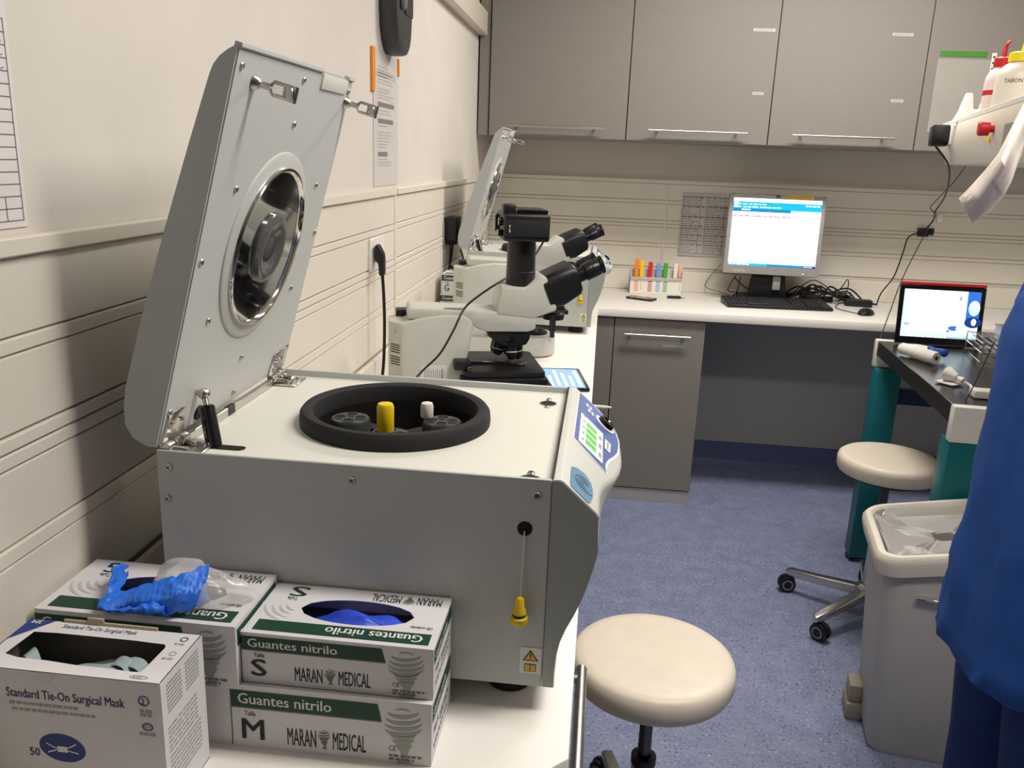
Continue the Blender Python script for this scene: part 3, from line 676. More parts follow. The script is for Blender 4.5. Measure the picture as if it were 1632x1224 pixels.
# camera adapter tube belongs to the first microscope; the camera is a thing of its own
q = MB(); q.lathe([(.0335, 0), (.035, .003), (.035, .03), (.0342, .031), (.0342, .088), (.0335, .09), (.0335, .0965), (.03, .0965)], (.285, 0, .3565), seg=36); q.build('camera_tube', BLACKP, micA)
ca = thing('digital_camera', 'black digital camera sitting lens down on the microscope tube', 'camera', (micA.matrix_basis @ Vector((.285, 0, .4535))), thA)
b = MB(); b.box((-.048, -.062, 0), (.048, .062, .056), .006, 3); b.build('body', BLACKP, ca)
b = MB(); b.box((-.018, -.052, .056), (.044, .045, .064), .002); cs = b.build('tilt_screen', BLACKG, ca)
b = MB(); b.box((-.049, -.05, .05), (-.022, -.018, .074), .004); b.build('viewfinder', BLACKP, ca)
b = MB(); b.box((-.058, -.045, .008), (-.047, -.02, .022), .003); b.box((-.056, .02, .012), (-.047, .05, .05), .004); b.build('side_cover', BLACKG, ca); b = MB(); b.lathe([(.009, 0), (.009, .007), (.008, .008)], (-.048, -.03, .038), (-1, 0, 0), 18); b.build('dial', BLACKG, ca)
b = MB(); b.box((-.046, -.0665, .01), (.046, -.061, .044), .003); b.build('side_grip', RUBBER, ca)
b = MB(); b.tube([(-.036, -.064, .034), (-.038, -.068, .028), (-.036, -.064, .018)], .0022, 6, 4); b.build('strap_lug', STEEL, ca)
cc = MB(); A_ = lambda px, py, y: at(px, py, 'y', y)
cc.tube([ca.matrix_basis @ Vector((.047, .0, .03)), A_(868, 362, 1.93), A_(868, 380, 1.93), A_(860, 395, 1.93), A_(852, 407, 1.91), A_(830, 430, 1.90), A_(800, 447, 1.82), A_(765, 470, 1.70), A_(740, 492, 1.63), A_(722, 528, 1.60), A_(700, 565, 1.575), A_(667, 598, 1.55), A_(640, 640, 1.5), (.24, 1.47, .92), (.15, 1.45, .903), (.06, 1.5, .903)], .0023, 8, 6)
o = cc.build('camera_cable', CABLE); tag(o, 'black cable running from the microscope camera down behind the centrifuge', 'cable')

# tablet on the worktop behind the centrifuge
p = [at(941, 626, 'z', .9), at(922, 591, 'z', .9)]
ang = math.atan2(p[1].y-p[0].y, p[1].x-p[0].x)-PI/2
tb = thing('tablet', 'black tablet with a lit blue screen lying beside the camera microscope', 'tablet', ((p[0]+p[1])/2), ang)
b = MB(); b.prism(rrect(-.168, 0, -.118, .118, .008), 0.0005, .0085, lambda a, b_, d: (a, b_, d), .001); b.build('body', BLACKG, tb)
TABB = mat('tablet_screen_blue', '#7aa2ee', .2, var=0, emit='#7ea3f0', estr=.75); TABW = mat('tablet_screen_pale', '#b9cdf5', .2, var=0, emit='#b4caf7', estr=.8)
s_ = MB(); fr = Fr((-.158, -.105, .0086), (1, 0, 0), (0, 1, 0)); s_.rect(fr, 0, 0, .148, .21); s_.mi = 1
for i in range(7): s_.rect(fr, .012+.02*i, .012+.006*(i % 2), .022+.02*i, .19-.03*(i % 3), .0006)
s_.build('screen', [TABB, TABW], tb, 0)
pn = MB(); pn.lathe([(.0005, 0), (.003, .008), (.004, .02), (.004, .12), (.003, .125), (.0001, .126)], (0, 0, 0), (-1, .05, 0), 12); o = pn.build('marker_pen', WHITEP); o.location = (.632, 2.115, .9045); tag(o, 'white pen lying over the worktop edge beside the tablet', 'pen')

# ------------------------------------------------------------------ glove boxes
SWIRL = mat('print_swirl_grey', '#b9bbb6', .6, var=0)
def tornado(mb, fr, cx, y0, h, w, n=6, dense=1.0):
    """bulb-shaped whirl: tilted crescent strokes above a tapering foot"""
    for i in range(n):
        tt = i/(n-1); rx = w*.5*(.62+.38*math.sin(PI*(.18+.72*tt)))*(1 if tt < .75 else .8); yy = y0+h*(.96-.50*tt)
        pts = [(cx+rx*math.cos(a)*.98, yy+.42*rx*math.sin(a)+.10*rx*math.cos(a)) for a in [PI*1.04+PI*.94*k/12 for k in range(13)]]
        mb.stroke(fr, pts, h*.075*dense)
    mb.stroke(fr, [(cx+w*.2*math.cos(a), y0+h*.95+w*.07*math.sin(a)) for a in [PI*k/8 for k in range(9)]], h*.03*dense)
    mb.poly(fr, [(cx-.22*w, y0+h*.33), (cx+.24*w, y0+h*.36), (cx+.12*w, y0+h*.19), (cx+.13*w, y0+h*.10), (cx+.25*w, y0), (cx-.2*w, y0), (cx-.04*w, y0+h*.10), (cx-.06*w, y0+h*.2)])

def glove_box(label, size, dims, loc, opened=False, top_print=True, plain=False):
    w, d, h = dims; t = thing('glove_box', label, 'box', loc, 0, 'nitrile glove boxes')
    b = MB(); x0, x1, y0, y1 = -w/2, w/2, -d/2, d/2
    b.box((x0, y0, 0), (x1, y0+.001, h-.0006)); b.box((x0, y1-.001, 0), (x1, y1, h-.0006)); b.box((x0, y0+.001, 0), (x0+.001, y1-.001, h-.0006)); b.box((x1-.001, y0+.001, 0), (x1, y1-.001, h-.0006)); b.box((x0+.001, y0+.001, 0), (x1-.001, y1-.001, .001))
    ox, oy, orx, ory = (.006, .004, w*.31, d*.235)
    if opened: holed_plate(b, x0, y0, x1, y1, ox, oy, orx, ory, h-.0006, h, 32)
    else: b.box((x0, y0, h-.0006), (x1, y1, h))
    b.build('carton', CARD, t, 0)
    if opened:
        k = MB(); k.box((x0+.0012, y0+.0012, .0012), (x1-.0012, y1-.0012, h*.55)); k.build('shade_liner', CARDIN, t, 0)  # added dark block stands for the shade inside the carton
    if plain: return t
    f = Fr((x0, y0, 0), (1, 0, 0), (0, 0, 1)); k = MB()
    k.mi = 0; k.poly(f, [(.0, h*.66), (w*.755, h*.66), (w*.735, h*.93), (.0, h*.93)])
    k.mi = 2; k.text(f, 'Guantes nitrilo', w*.035, h*.725, h*.165, w*.47, .0006)
    k.mi = 1; k.text(f, 'Talla', w*.065, h*.53, h*.075, w*.055); k.text(f, size, w*.05, h*.15, h*.33, w*.078 if size != 'M' else w*.11, .0005)
    k.text(f, 'MARAN', w*.28, h*.12, h*.28, w*.145); k.text(f, 'MEDICAL', w*.51, h*.12, h*.28, w*.165)
    k.mi = 4; tornado(k, f, w*.465, h*.11, h*.3, w*.065, 5, 1.2)
    k.mi = 3; tornado(k, f, w*.86, h*.01, h*.88, w*.19, 6)
    k.mi = 4; k.text(f, 'CE', w*.79, h*.20, h*.085, w*.035)
    smudge(k, f, w*.79, h*.11, w*.17, h*.035, 6); smudge(k, f, w*.79, h*.055, w*.13, h*.035, 5)
    k.mi = 1; k.rect(f, 0, h*.645, w*.755, h*.652)
    k.build('front_print', [GREEN, INK, INKW, INKG, mat('print_mid_grey', '#6c706c', .6, var=0)], t, 0)
    f = Fr((x1, y0, 0), (0, 1, 0), (0, 0, 1)); k = MB(); k.mi = 0; k.rect(f, 0.004, h*.66, d*.96, h*.93); k.mi = 2; k.text(f, 'Guantes nitrilo', d*.08, h*.74, h*.12, d*.62, .0006)
    k.mi = 1; k.text(f, 'Talla '+size, d*.1, h*.42, h*.1, d*.22); smudge(k, f, d*.4, h*.42, d*.45, h*.04, 6); smudge(k, f, d*.4, h*.34, d*.4, h*.04, 6); smudge(k, f, d*.1, h*.2, d*.7, h*.04, 9)
    k.build('side_print', [GREEN, INK, INKW], t, 0)
    if top_print:
        f = Fr((x1, y1, h), (-1, 0, 0), (0, -1, 0)); k = MB()
        k.mi = 0; k.rect(f, w*.035, d*.745, w*.955, d*.94); k.mi = 2; k.text(f, 'Guantes nitrilo', w*.075, d*.785, d*.12, w*.51, .0006)
        k.mi = 1; k.text(f, 'MARAN', w*.045, d*.06, d*.15, w*.135); k.text(f, 'MEDICAL', w*.272, d*.06, d*.15, w*.165)
        k.text(f, '100 unidades', w*.045, d*.62, d*.05, w*.115); k.text(f, 'Talla', w*.83, d*.27, d*.06, w*.06)
        k.mi = 0; k.text(f, size, w*.80, d*.05, d*.20, w*.095); k.mi = 4; tornado(k, f, w*.225, d*.06, d*.16, w*.07, 5, 1.3)
        k.mi = 3
        for i in range(5):
            r_ = w*(.10+.052*i); pts = [(w*.79+r_*math.cos(a)*.75, d*.40+r_*math.sin(a)*.7) for a in [-1.75-1.25*j/9+PI for j in range(10)]]
            pts = [(min(x, w*.985), y) for x, y in pts if d*.02 < y < d*.73 and x < w*.985]
            pts = [(x, y) for x, y in pts if ((w-x+x0-ox)/(orx*1.04))**2+((d-y+y0-oy)/(ory*1.06))**2 > 1]
            if len(pts) > 3: k.stroke(f, pts, w*.017)
        k.build('top_print', [GREEN, INK, INKW, SWIRL, mat('print_mid_grey', '#6c706c')], t, 0)
    return t
gbM = glove_box('white glove carton marked M beneath the carton marked S', 'M', (.215, .110, .075), (.3285, .796, .9))
gbS = glove_box('opened white glove carton marked S on top of the M carton', 'S', (.204, .106, .059), (.3335, .8015, .9752), True)
gbL = glove_box('white glove carton at the bottom of the stack against the wall', 'G', (.214, .110, .0715), (.112, .797, .9), False, False, True)
gbG = glove_box('opened white glove carton marked G with a blue glove on it', 'G', (.219, .114, .073), (.1205, .796, .9717), True)
for i, (x, l) in enumerate(((.128, 'bottom'), (.124, 'middle'), (.129, 'topmost'))):
    glove_box('white glove carton in the far corner stack of three, %s one' % l, 'G', (.208, .105, .0715), (x, 2.985, .9+.0718*i), False, i == 2)

def crumple(mb, cx, cy, z, rx, ry, hgt, n=26, seed=1, folds=7):
    r = random.Random(seed); ph = [r.random()*6.28 for _ in range(8)]; fx = [2+r.random()*folds for _ in range(8)]
    vs_ = []; fs = []
    for i in range(n+1):
        for j in range(n+1):
            u, v = -1+2*i/n, -1+2*j/n
            x, y = u*math.sqrt(1-v*v/2), v*math.sqrt(1-u*u/2); rr = math.hypot(x, y)
            zz = hgt*(1-rr**2.5)
            for q in range(4): zz += hgt*.14*math.sin(fx[q]*x+ph[q]+2*math.sin(fx[q+4]*y+ph[q+4]))*(1-rr**4)
            vs_.append((cx+x*rx, cy+y*ry, z+zz))
    for i in range(n):
        for j in range(n): fs.append([i*(n+1)+j, (i+1)*(n+1)+j, (i+1)*(n+1)+j+1, i*(n+1)+j+1])
    return mb.add(vs_, fs)
q = MB(); crumple(q, 0, 0, 0, .066, .030, .016, seed=4); q.box((-.05, -.02, -.004), (.05, .02, .002), .002); o = q.build('nitrile_glove', NITRILE, None, 60); o.location = (.3395, .8045, 1.0125); tag(o, 'crumpled blue nitrile glove inside the opened S carton', 'glove')
q = MB(); crumple(q, 0, 0, 0, .062, .030, .012, seed=9); o = q.build('nitrile_glove', NITRILE, None, 60); o.location = (.1265, .800, 1.0125); tag(o, 'blue nitrile glove lying inside the opened G carton', 'glove')

# used bright blue glove sprawled over the G carton
g = MB()
Z = 1.0452
def zp(px, py, dz): return at(px, py, 'z', Z+dz)
def sheet(mb, rows, th=.0012):
    """rows of points -> thin two-sided sheet"""
    n, mm = len(rows), len(rows[0]); vs_ = [p_ for r_ in rows for p_ in r_]; vs2 = [Vector(p_)-Vector((0, 0, th)) for p_ in vs_]
    fs = []; N_ = n*mm
    for i in range(n-1):
        for j in range(mm-1):
            a = [i*mm+j, (i+1)*mm+j, (i+1)*mm+j+1, i*mm+j+1]; fs.append(a); fs.append([N_+k for k in a[::-1]])
    bd = [j for j in range(mm)]+[i*mm+mm-1 for i in range(1, n)]+[(n-1)*mm+j for j in range(mm-2, -1, -1)]+[i*mm for i in range(n-2, 0, -1)]
    for i in range(len(bd)): a, b = bd[i], bd[(i+1) % len(bd)]; fs.append([a, b, N_+b, N_+a])
    return mb.add(vs_+vs2, fs)
def glove_tube(mb, pts, rs, flat=.55, seg=12):
    P_ = catmull([Vector(p_) for p_ in pts], 5); n = len(P_); rings = []
    for i, p_ in enumerate(P_):
        tt = (P_[min(i+1, n-1)]-P_[max(i-1, 0)]).normalized(); sd = tt.cross(Vector((0, 0, 1))); sd = sd.normalized() if sd.length > .05 else Vector((1, 0, 0)); up = sd.cross(tt)
        x = i/(n-1)*(len(rs)-1); k = min(int(x), len(rs)-2); r_ = rs[k]+(rs[k+1]-rs[k])*(x-k)
        rings.append([p_+sd*(r_*math.cos(a)*(1+.08*math.sin(5*i+3*a)))+up*(r_*flat*math.sin(a)*(1+.12*math.sin(4*i-2*a))) for a in [2*PI*j/seg for j in range(seg)]])
    return mb.loft(rings)
from mathutils import noise as mnoise
def wrinkle(mb, amp, fr_, k0=0, dirs=None):
    for i in range(k0, len(mb.v)):
        p_ = mb.v[i]; q_ = p_*fr_
        r1 = 1-2*abs(mnoise.noise(q_)); r2 = mnoise.noise(q_*2.3+Vector((7, 3, 1)))
        d_ = mnoise.noise_vector(q_*.7)*1.3; r1 += .5*(1-2*abs(mnoise.noise(q_*2.1+Vector((2, 5, 9)))))
        mb.v[i] = p_+Vector((d_.x*.5, d_.y*.5, .55*r1+.35*r2))*amp
def gsheet(mb, top, bot, nu=26, nv=12, lean=.014):
    nu *= 2; nv *= 2
    T_ = catmull([Vector((a, b, 0)) for a, b in top], 6); B_ = catmull([Vector((a, b, 0)) for a, b in bot], 6); rows = []
    for i in range(nu+1):
        u = i/nu; tp = T_[min(int(u*(len(T_)-1)), len(T_)-1)]; bt = B_[min(int(u*(len(B_)-1)), len(B_)-1)]
        b0 = at(bt.x, bt.y, 'z', Z+.004); t0 = at(tp.x, tp.y, 'y', b0.y+lean); row = []
        for j in range(nv+1):
            v = j/nv; p_ = b0.lerp(t0, v); p_.y -= .010*math.sin(PI*v); p_.z += .004*math.sin(PI*v); row.append(p_)
        rows.append(row)
    k0 = len(mb.v); sheet(mb, rows, .0015); n_ = (len(mb.v)-k0)//2
    w_ = MB(); w_.v = [Vector(q_) for q_ in mb.v[k0:k0+n_]]; wrinkle(w_, .0056, 82)
    for i in range(n_):
        q_ = w_.v[i]; q_.z = max(q_.z, Z+.0022); mb.v[k0+i] = q_; mb.v[k0+n_+i] = q_+Vector((0, .0014, -.0008))
gsheet(g, [(206, 950), (228, 936), (252, 928), (275, 924), (300, 914), (316, 908), (331, 904)], [(196, 976), (222, 981), (245, 980), (270, 982), (295, 978), (318, 970), (336, 962)])
gsheet(g, [(162, 955), (176, 950), (196, 947), (218, 940), (236, 934)], [(163, 977), (176, 980), (196, 972), (216, 967), (236, 962)], 16, 8, .02)
gsheet(g, [(181, 938), (184, 918), (182, 908), (196, 901), (206, 906)], [(178, 958), (188, 950), (194, 938), (199, 926), (204, 914)], 14, 6, .012)
gsheet(g, [(200, 968), (222, 962), (246, 958), (268, 960)], [(198, 979), (222, 983), (246, 984), (268, 983)], 14, 6, .006)
o = g.build('used_nitrile_glove', NITRILE2, None, 75); tag(o, 'bright blue used glove sprawled over the G carton', 'glove')
FILM = mat('clear_film', '#f2f0ec', .14, var=0, alpha=.24, spec=.7)
g = MB(); rows = []; fc_ = at(318, 958, 'z', Z)
for i in range(25):
    row = []
    for j in range(25):
        u, v = -1+2*i/24, -1+2*j/24; x, y = u*math.sqrt(1-v*v/2), v*math.sqrt(1-u*u/2); rr = min(1, math.hypot(x, y))
        wob = 1+.18*math.sin(3*math.atan2(y, x)+1)+.1*math.sin(5*math.atan2(y, x))
        hgt = .036*math.sqrt(max(0, 1-rr**2.2))*(1-.35*x)
        row.append(Vector((fc_.x-.004+x*.052*wob, fc_.y+.004+y*.030*wob, Z+.0022+hgt)))
    rows.append(row)
w_ = MB(); w_.v = [q_ for r_ in rows for q_ in r_]; wrinkle(w_, .005, 60)
for i in range(25):
    for j in range(25): rows[i][j] = w_.v[i*25+j]; rows[i][j].z = max(rows[i][j].z, Z+.002)
sheet(g, rows, .0004); o = g.build('plastic_film', FILM, None, 70); tag(o, 'crumpled clear plastic film on the G carton behind the blue glove', 'film')

# ------------------------------------------------------------------ surgical mask box
mx0, mx1, my0, my1, mz = .022, .204, .637, .720, .145
mk = thing('mask_box', 'white and blue surgical mask carton with a torn-open top', 'box', ((mx0+mx1)/2, (my0+my1)/2, .9))
W_, D_, H_ = mx1-mx0, my1-my0, mz; x0, x1, y0, y1 = -W_/2, W_/2, -D_/2, D_/2
b = MB()
b.box((x0, y0, 0), (x1, y0+.001, H_-.001)); b.box((x0, y1-.001, 0), (x1, y1, H_)); b.box((x0, y0+.001, 0), (x0+.001, y1-.001, H_)); b.box((x1-.001, y0+.001, 0), (x1, y1-.001, H_)); b.box((x0, y0, 0), (x1, y1, .001))
# top with torn window
op = [(-.0755, -.020), (-.06, -.024), (-.03, -.0245), (0, -.027), (.03, -.027), (.055, -.0285), (.064, -.028), (.0655, -.023), (.067, .014), (.064, .019), (.03, .0205), (-.05, .0205), (-.073, .019)]
n = len(op); ot = []
for (x, y) in op:
    s_ = max(abs(x/(W_/2)), abs(y/(D_/2))); ot.append((x/s_, y/s_))
def rect_pts(): return ot
vs_ = [(x, y, H_) for x, y in ot]+[(x, y, H_) for x, y in op]+[(x0, y0, H_), (x1, y0, H_), (x1, y1, H_), (x0, y1, H_)]
fs = []
for i in range(n):
    j = (i+1) % n; a, c = ot[i], ot[j]; q = [i, j, n+j, n+i]
    if abs(abs(a[0])-W_/2) < 1e-6 and abs(abs(c[1])-D_/2) < 1e-6 or abs(abs(a[1])-D_/2) < 1e-6 and abs(abs(c[0])-W_/2) < 1e-6:
        cx = a[0] if abs(abs(a[0])-W_/2) < 1e-6 else c[0]; cy = a[1] if abs(abs(a[1])-D_/2) < 1e-6 else c[1]
        k = 2*n+{(-1, -1): 0, (1, -1): 1, (1, 1): 2, (-1, 1): 3}[(1 if cx > 0 else -1, 1 if cy > 0 else -1)]; q = [i, k, j, n+j, n+i]
    fs.append(q)
b.add(vs_, fs); b.build('carton', CARD, mk, 0)
b = MB(); b.box((x0+.0015, y0+.0015, .0015), (x1-.0015, y1-.0015, .075)); b.box((x0+.0015, y0+.0012, .075), (x1-.0015, y0+.0018, H_-.001)); b.box((x0+.0015, y1-.0018, .075), (x1-.0015, y1-.0012, H_-.001)); b.box((x0+.0012, y0+.002, .075), (x0+.0018, y1-.002, H_-.001)); b.box((x1-.0018, y0+.002, .075), (x1-.0012, y1-.002, H_-.001)); b.build('shade_liner', CARDIN, mk, 0)  # dark plates added inside the white carton to paint its interior shade
f = Fr((x0, y0, 0), (1, 0, 0), (0, 0, 1)); k = MB(); TXB = mat('print_indigo', '#2c2f5e', .6, var=0)
k.mi = 0; k.text(f, 'Standard Tie-On Surgical Mask', W_*.16, H_*.795, .0095, W_*.64)
k.mi = 3; smudge(k, f, W_*.17, H_*.742, W_*.38, .0026, 14); smudge(k, f, W_*.18, H_*.695, W_*.46, .0026, 16)
k.mi = 1; k.disc(f, W_*.435, H_*.44, W_*.127, H_*.105, .0004, 40, -.12)
k.mi = 2; k.stroke(f, [(W_*.35, H_*.47), (W_*.395, H_*.44), (W_*.415, H_*.435)], .0012, .0012, .0008); k.stroke(f, [(W_*.515, H_*.48), (W_*.475, H_*.45), (W_*.455, H_*.44)], .0012, .0012, .0008); k.stroke(f, [(W_*.355, H_*.40), (W_*.405, H_*.425)], .0012, .0012, .0008); k.stroke(f, [(W_*.525, H_*.41), (W_*.465, H_*.425)], .0012, .0012, .0008)
k.rect(f, W_*.41, H_*.41, W_*.465, H_*.455, .0009); k.mi = 0; k.text(f, '50', W_*.25, H_*.36, .0085, W_*.055)
smudge(k, f, W_*.22, H_*.22, W_*.12, .0035, 4); smudge(k, f, W_*.22, H_*.165, W_*.16, .0035, 5); smudge(k, f, W_*.22, H_*.11, W_*.2, .0035, 6)
k.mi = 1; k.poly(f, [(W_*.53, H_*.0), (W_*.99, H_*.0), (W_*.76, H_*.31)], .0004); k.mi = 2; smudge(k, f, W_*.70, H_*.165, W_*.12, .003, 4, .0008); smudge(k, f, W_*.67, H_*.115, W_*.18, .003, 5, .0008); smudge(k, f, W_*.65, H_*.065, W_*.22, .003, 6, .0008)
k.mi = 1; k.ring(f, W_*.905, H_*.86, W_*.03, .0012); k.text(f, '2', W_*.89, H_*.835, .006); k.ring(f, W_*.915, H_*.67, W_*.03, .0012, ry=H_*.03); k.mi = 3; smudge(k, f, W_*.88, H_*.775, W_*.07, .003, 3); smudge(k, f, W_*.88, H_*.745, W_*.07, .003, 3); smudge(k, f, W_*.895, H_*.66, W_*.04, .003, 2); smudge(k, f, W_*.87, H_*.605, W_*.09, .003, 4)
k.mi = 1; k.poly(f, [(0, H_*.90), (W_*.03, H_*.985), (0, H_*.985)])
k.build('front_print', [TXB, INKB, INKW, INKG], mk, 0)
f = Fr((x1, y0, 0), (0, 1, 0), (0, 0, 1)); k = MB()
for i in range(14): smudge(k, f, D_*(.12 if i < 8 else .10), H_*(.93-.028*i if i < 8 else .62-.035*(i-8)), D_*(.34 if i < 8 else .7), .0018, 7)
for i in range(8): smudge(k, f, D_*.55, H_*(.93-.028*i), D_*.33, .0018, 6)
for i in range(7): smudge(k, f, D_*.10, H_*(.40-.035*i), D_*.75, .0018, 12)
k.build('side_print', [INKG], mk, 0)
f = Fr((x0, y0, H_), (1, 0, 0), (0, 1, 0)); k = MB()
k.mi = 1; k.poly(f, [(0, D_*.52), (0, D_*.99), (W_*.15, D_*.99)]); k.mi = 2
f2 = Fr((x0+W_*.085, y1-.001, H_), (-1, 0, 0), (0, -1, 0)); k.text(f2, '3M', W_*.0, .002, .0062, W_*.055, .0008)
k.mi = 0; k.text(f, 'Standard Tie-On Surgical Mask', W_*.22, D_*.86, .0062, W_*.43)
k.ring(f, W_*.93, D_*.86, W_*.022, .0012); k.mi = 3; smudge(k, f, W_*.9, D_*.74, W_*.06, .003, 3); k.ring(f, W_*.935, D_*.56, W_*.02, .001); smudge(k, f, W_*.9, D_*.44, W_*.06, .003, 3); k.ring(f, W_*.87, D_*.07, W_*.05, .0009, ry=.0028); smudge(k, f, W_*.84, D_*.06, W_*.05, .0018, 3)
k.build('top_print', [TXB, INKB, INKW, INKG], mk, 0)
b = MB(); b.lathe([(.0115, 0), (.0115, .0004), (.0001, .0004)], (-.030, y0-.0004, H_-.004), (0, -1, 0), 24); 
b = MB(); f = Fr((x0, y0, 0), (1, 0, 0), (0, 0, 1)); b.poly(f, [(.0665+.0115*math.cos(a), H_-.0012+.010*math.sin(a)) for a in [PI+PI*k_/12 for k_ in range(13)]], .0006); b.build('thumb_notch', mat('mask_pale_blue', '#d3d8d9', .7, var=.04), mk, 0)
b = MB(); b.box((-.055, y1-.0015, H_), (.045, y1+.0005, H_+.003)); b.box((-.03, y1-.0015, H_+.002), (-.012, y1+.001, H_+.0075), .0008, 1); b.build('torn_flap', mat('carton_brown', '#b3a58c', .8, var=.08), mk)
MASK = mat('mask_fabric', '#9fb0b4', .75, var=.06, scale=60, bump=.15, bscale=300)
for i in range(3):
    mi_ = MB(); mi_.T = Matrix.Translation((-.02+.016*i, -.002, .084+.015*i)) @ Matrix.Rotation(math.radians(8-6*i), 4, 'Y'); crumple(mi_, 0, 0, 0, .066-.008*i, .033, .012, 18, 20+i, 4)
    o = mi_.build('surgical_mask', MASK, None, 60); o.location = mk.location; tag(o, ('bottom', 'middle', 'topmost')[i]+' pale folded surgical mask inside the torn-open mask carton', 'mask', 'masks in the torn-open carton')
for (xa, xb) in ((.022, .036), (.032, .050), (-.07, -.062)):
    mi_ = MB(); pp = catmull([Vector(q_) for q_ in ((xa-.02, .004, .108), (xa-.004, .006, .129), (xb, -.002, .134), (xb+.010, -.010, .122), (xb+.013, -.013, .10))], 5)
    rows = [[p_+Vector((0, dy, 0)) for dy in (-.008, 0, .008)] for p_ in pp]; sheet(mi_, rows, .0008); mi_.build('tie_ribbon', MASK, o)

# ------------------------------------------------------------------ stools
def make_stool(label, loc, rz, h, sr=1.0):
    t = thing('swivel_stool', label, 'stool', loc, rz, 'round swivel stools')
    b = MB(); b.lathe([(r_*sr, z_) for r_, z_ in [(.02, h-.062), (.155, h-.062), (.170, h-.057), (.1765, h-.046), (.1775, h-.022), (.1735, h-.009), (.164, h-.002), (.145, h), (.06, h-.001), (.0001, h-.001)]], (0, 0, 0), seg=56); b.build('seat', CREAM, t)
    b = MB(); b.lathe([(.0001, h-.072), (.132, h-.072), (.136, h-.063), (.02, h-.0622)], (0, 0, 0), seg=40); b.build('seat_pan', BLACKP, t)
    b = MB(); b.cyl((0, 0, .22), (0, 0, h-.07), .014, seg=20); b.build('gas_rod', DSTEEL, t)
    b = MB(); b.lathe([(.025, .08), (.025, .30), (.0255, .302), (.022, .303), (.015, .298)], (0, 0, 0), seg=24); b.build('column', STEEL, t)
    b = MB(); b.lathe([(.0265, .285), (.0265, .303), (.015, .304)], (0, 0, 0), seg=24, cap0=False, cap1=False); b.build('collar', BLACKP, t)
    b = MB(); b.lathe([(.045, .075), (.048, .08), (.046, .115), (.03, .125), (.024, .126)], (0, 0, 0), seg=28); b.build('hub', STEEL, t)
    for k in range(5):
        a = 2*PI*k/5; R_ = Matrix.Rotation(a, 4, 'Z')
        b = MB(); b.T = R_; b.loft([[(x_, y_, z_) for y_, z_ in rrect(-w_, w_, z0_, z1_, .006, 3)] for x_, w_, z0_, z1_ in ((.03, .019, .078, .114), (.16, .017, .068, .100), (.28, .015, .062, .090), (.292, .010, .064, .084))])
        b.build('leg', STEEL, t)
        cs_ = MB(); cs_.T = R_ @ Matrix.Translation((.272, 0, 0)) @ Matrix.Rotation(.6+k, 4, 'Z') @ Matrix.Scale(1.12, 4); cs_.cyl((0, 0, .046), (0, 0, .062), .006, seg=10)
        for s_ in (-1, 1): cs_.lathe([(.012, 0), (.027, .0), (.0275, .004), (.0265, .010), (.018, .012), (.0001, .012)], (.012, s_*.006, .0277), (0, s_, 0), 22)
        cs_.prism([(-.014, .03), (-.012, .045), (0, .057), (.02, .058), (.036, .048), (.041, .032), (.03, .05), (.01, .052)], -.006, .006, lambda a_, b_, d_: (a_, d_, b_))
        co = cs_.build('caster', BLACKP, t)
        for s_ in (-1, 1):
            cs2 = MB(); cs2.T = cs_.T; cs2.lathe([(.018, .0122), (.013, .0125)], (.012, s_*.006, .0277), (0, s_, 0), 22, cap0=False, cap1=False)
            cs2.build('wheel_ring', mat('caster_grey', '#8b8985', .5, var=.03), co)
    return t
make_stool('cream stool drawn up to the cut corner of the worktop', (.737, 1.560, 0), math.radians(103), .55, .95)
make_stool('cream stool standing beside the steel-topped teal table', (1.585, 2.80, 0), math.radians(148), .60, .935)

# ------------------------------------------------------------------ steel-topped teal table
TFL, TNL = Vector((1.645, 3.322, .9)), Vector((1.578, 2.366, .9))
ta = math.atan2(TFL.x-TNL.x, TFL.y-TNL.y)      # clockwise turn
tw, tl = .80, (TFL-TNL).length
tbl = thing('steel_table', 'teal legged table with dark steel top and white end rails', 'table', (TNL.x, TNL.y, 0), -ta)
STT = mat('dark_steel_top', '#5a5855', .26, .85, var=.06, scale=60)
b = MB(); b.box((.004, .036, .842), (tw-.004, tl-.036, .898), .002, 1); b.build('top', STT, tbl)
for cy in (0, tl-.035):
    b = MB(); b.box((0, cy, .795), (tw, cy+.035, .9), .005); b.build('end_rail', WHITEP, tbl)
for cx, cy in ((0, 0), (tw-.1, 0), (0, tl-.09), (tw-.1, tl-.09)):
    b = MB(); b.box((cx+.004, cy+.002, .02), (cx+.094, cy+.088, .794), .004); lg = b.build('leg', TEAL, tbl)
    b = MB(); b.cyl((cx+.02, cy+.045, 0), (cx+.02, cy+.045, .02), .02, seg=18, bev=.002); b.cyl((cx+.08, cy+.045, 0), (cx+.08, cy+.045, .02), .014, seg=14); b.build('foot', DSTEEL, lg)
b = MB(); b.box((.03, tl-.06, .66), (tw-.03, tl-.02, .72), .003); b.box((.71, .05, .66), (.76, tl-.05, .72), .003); b.build('crossbar', mat('navy_paint', '#1a2d4a', .5, var=.03), tbl)

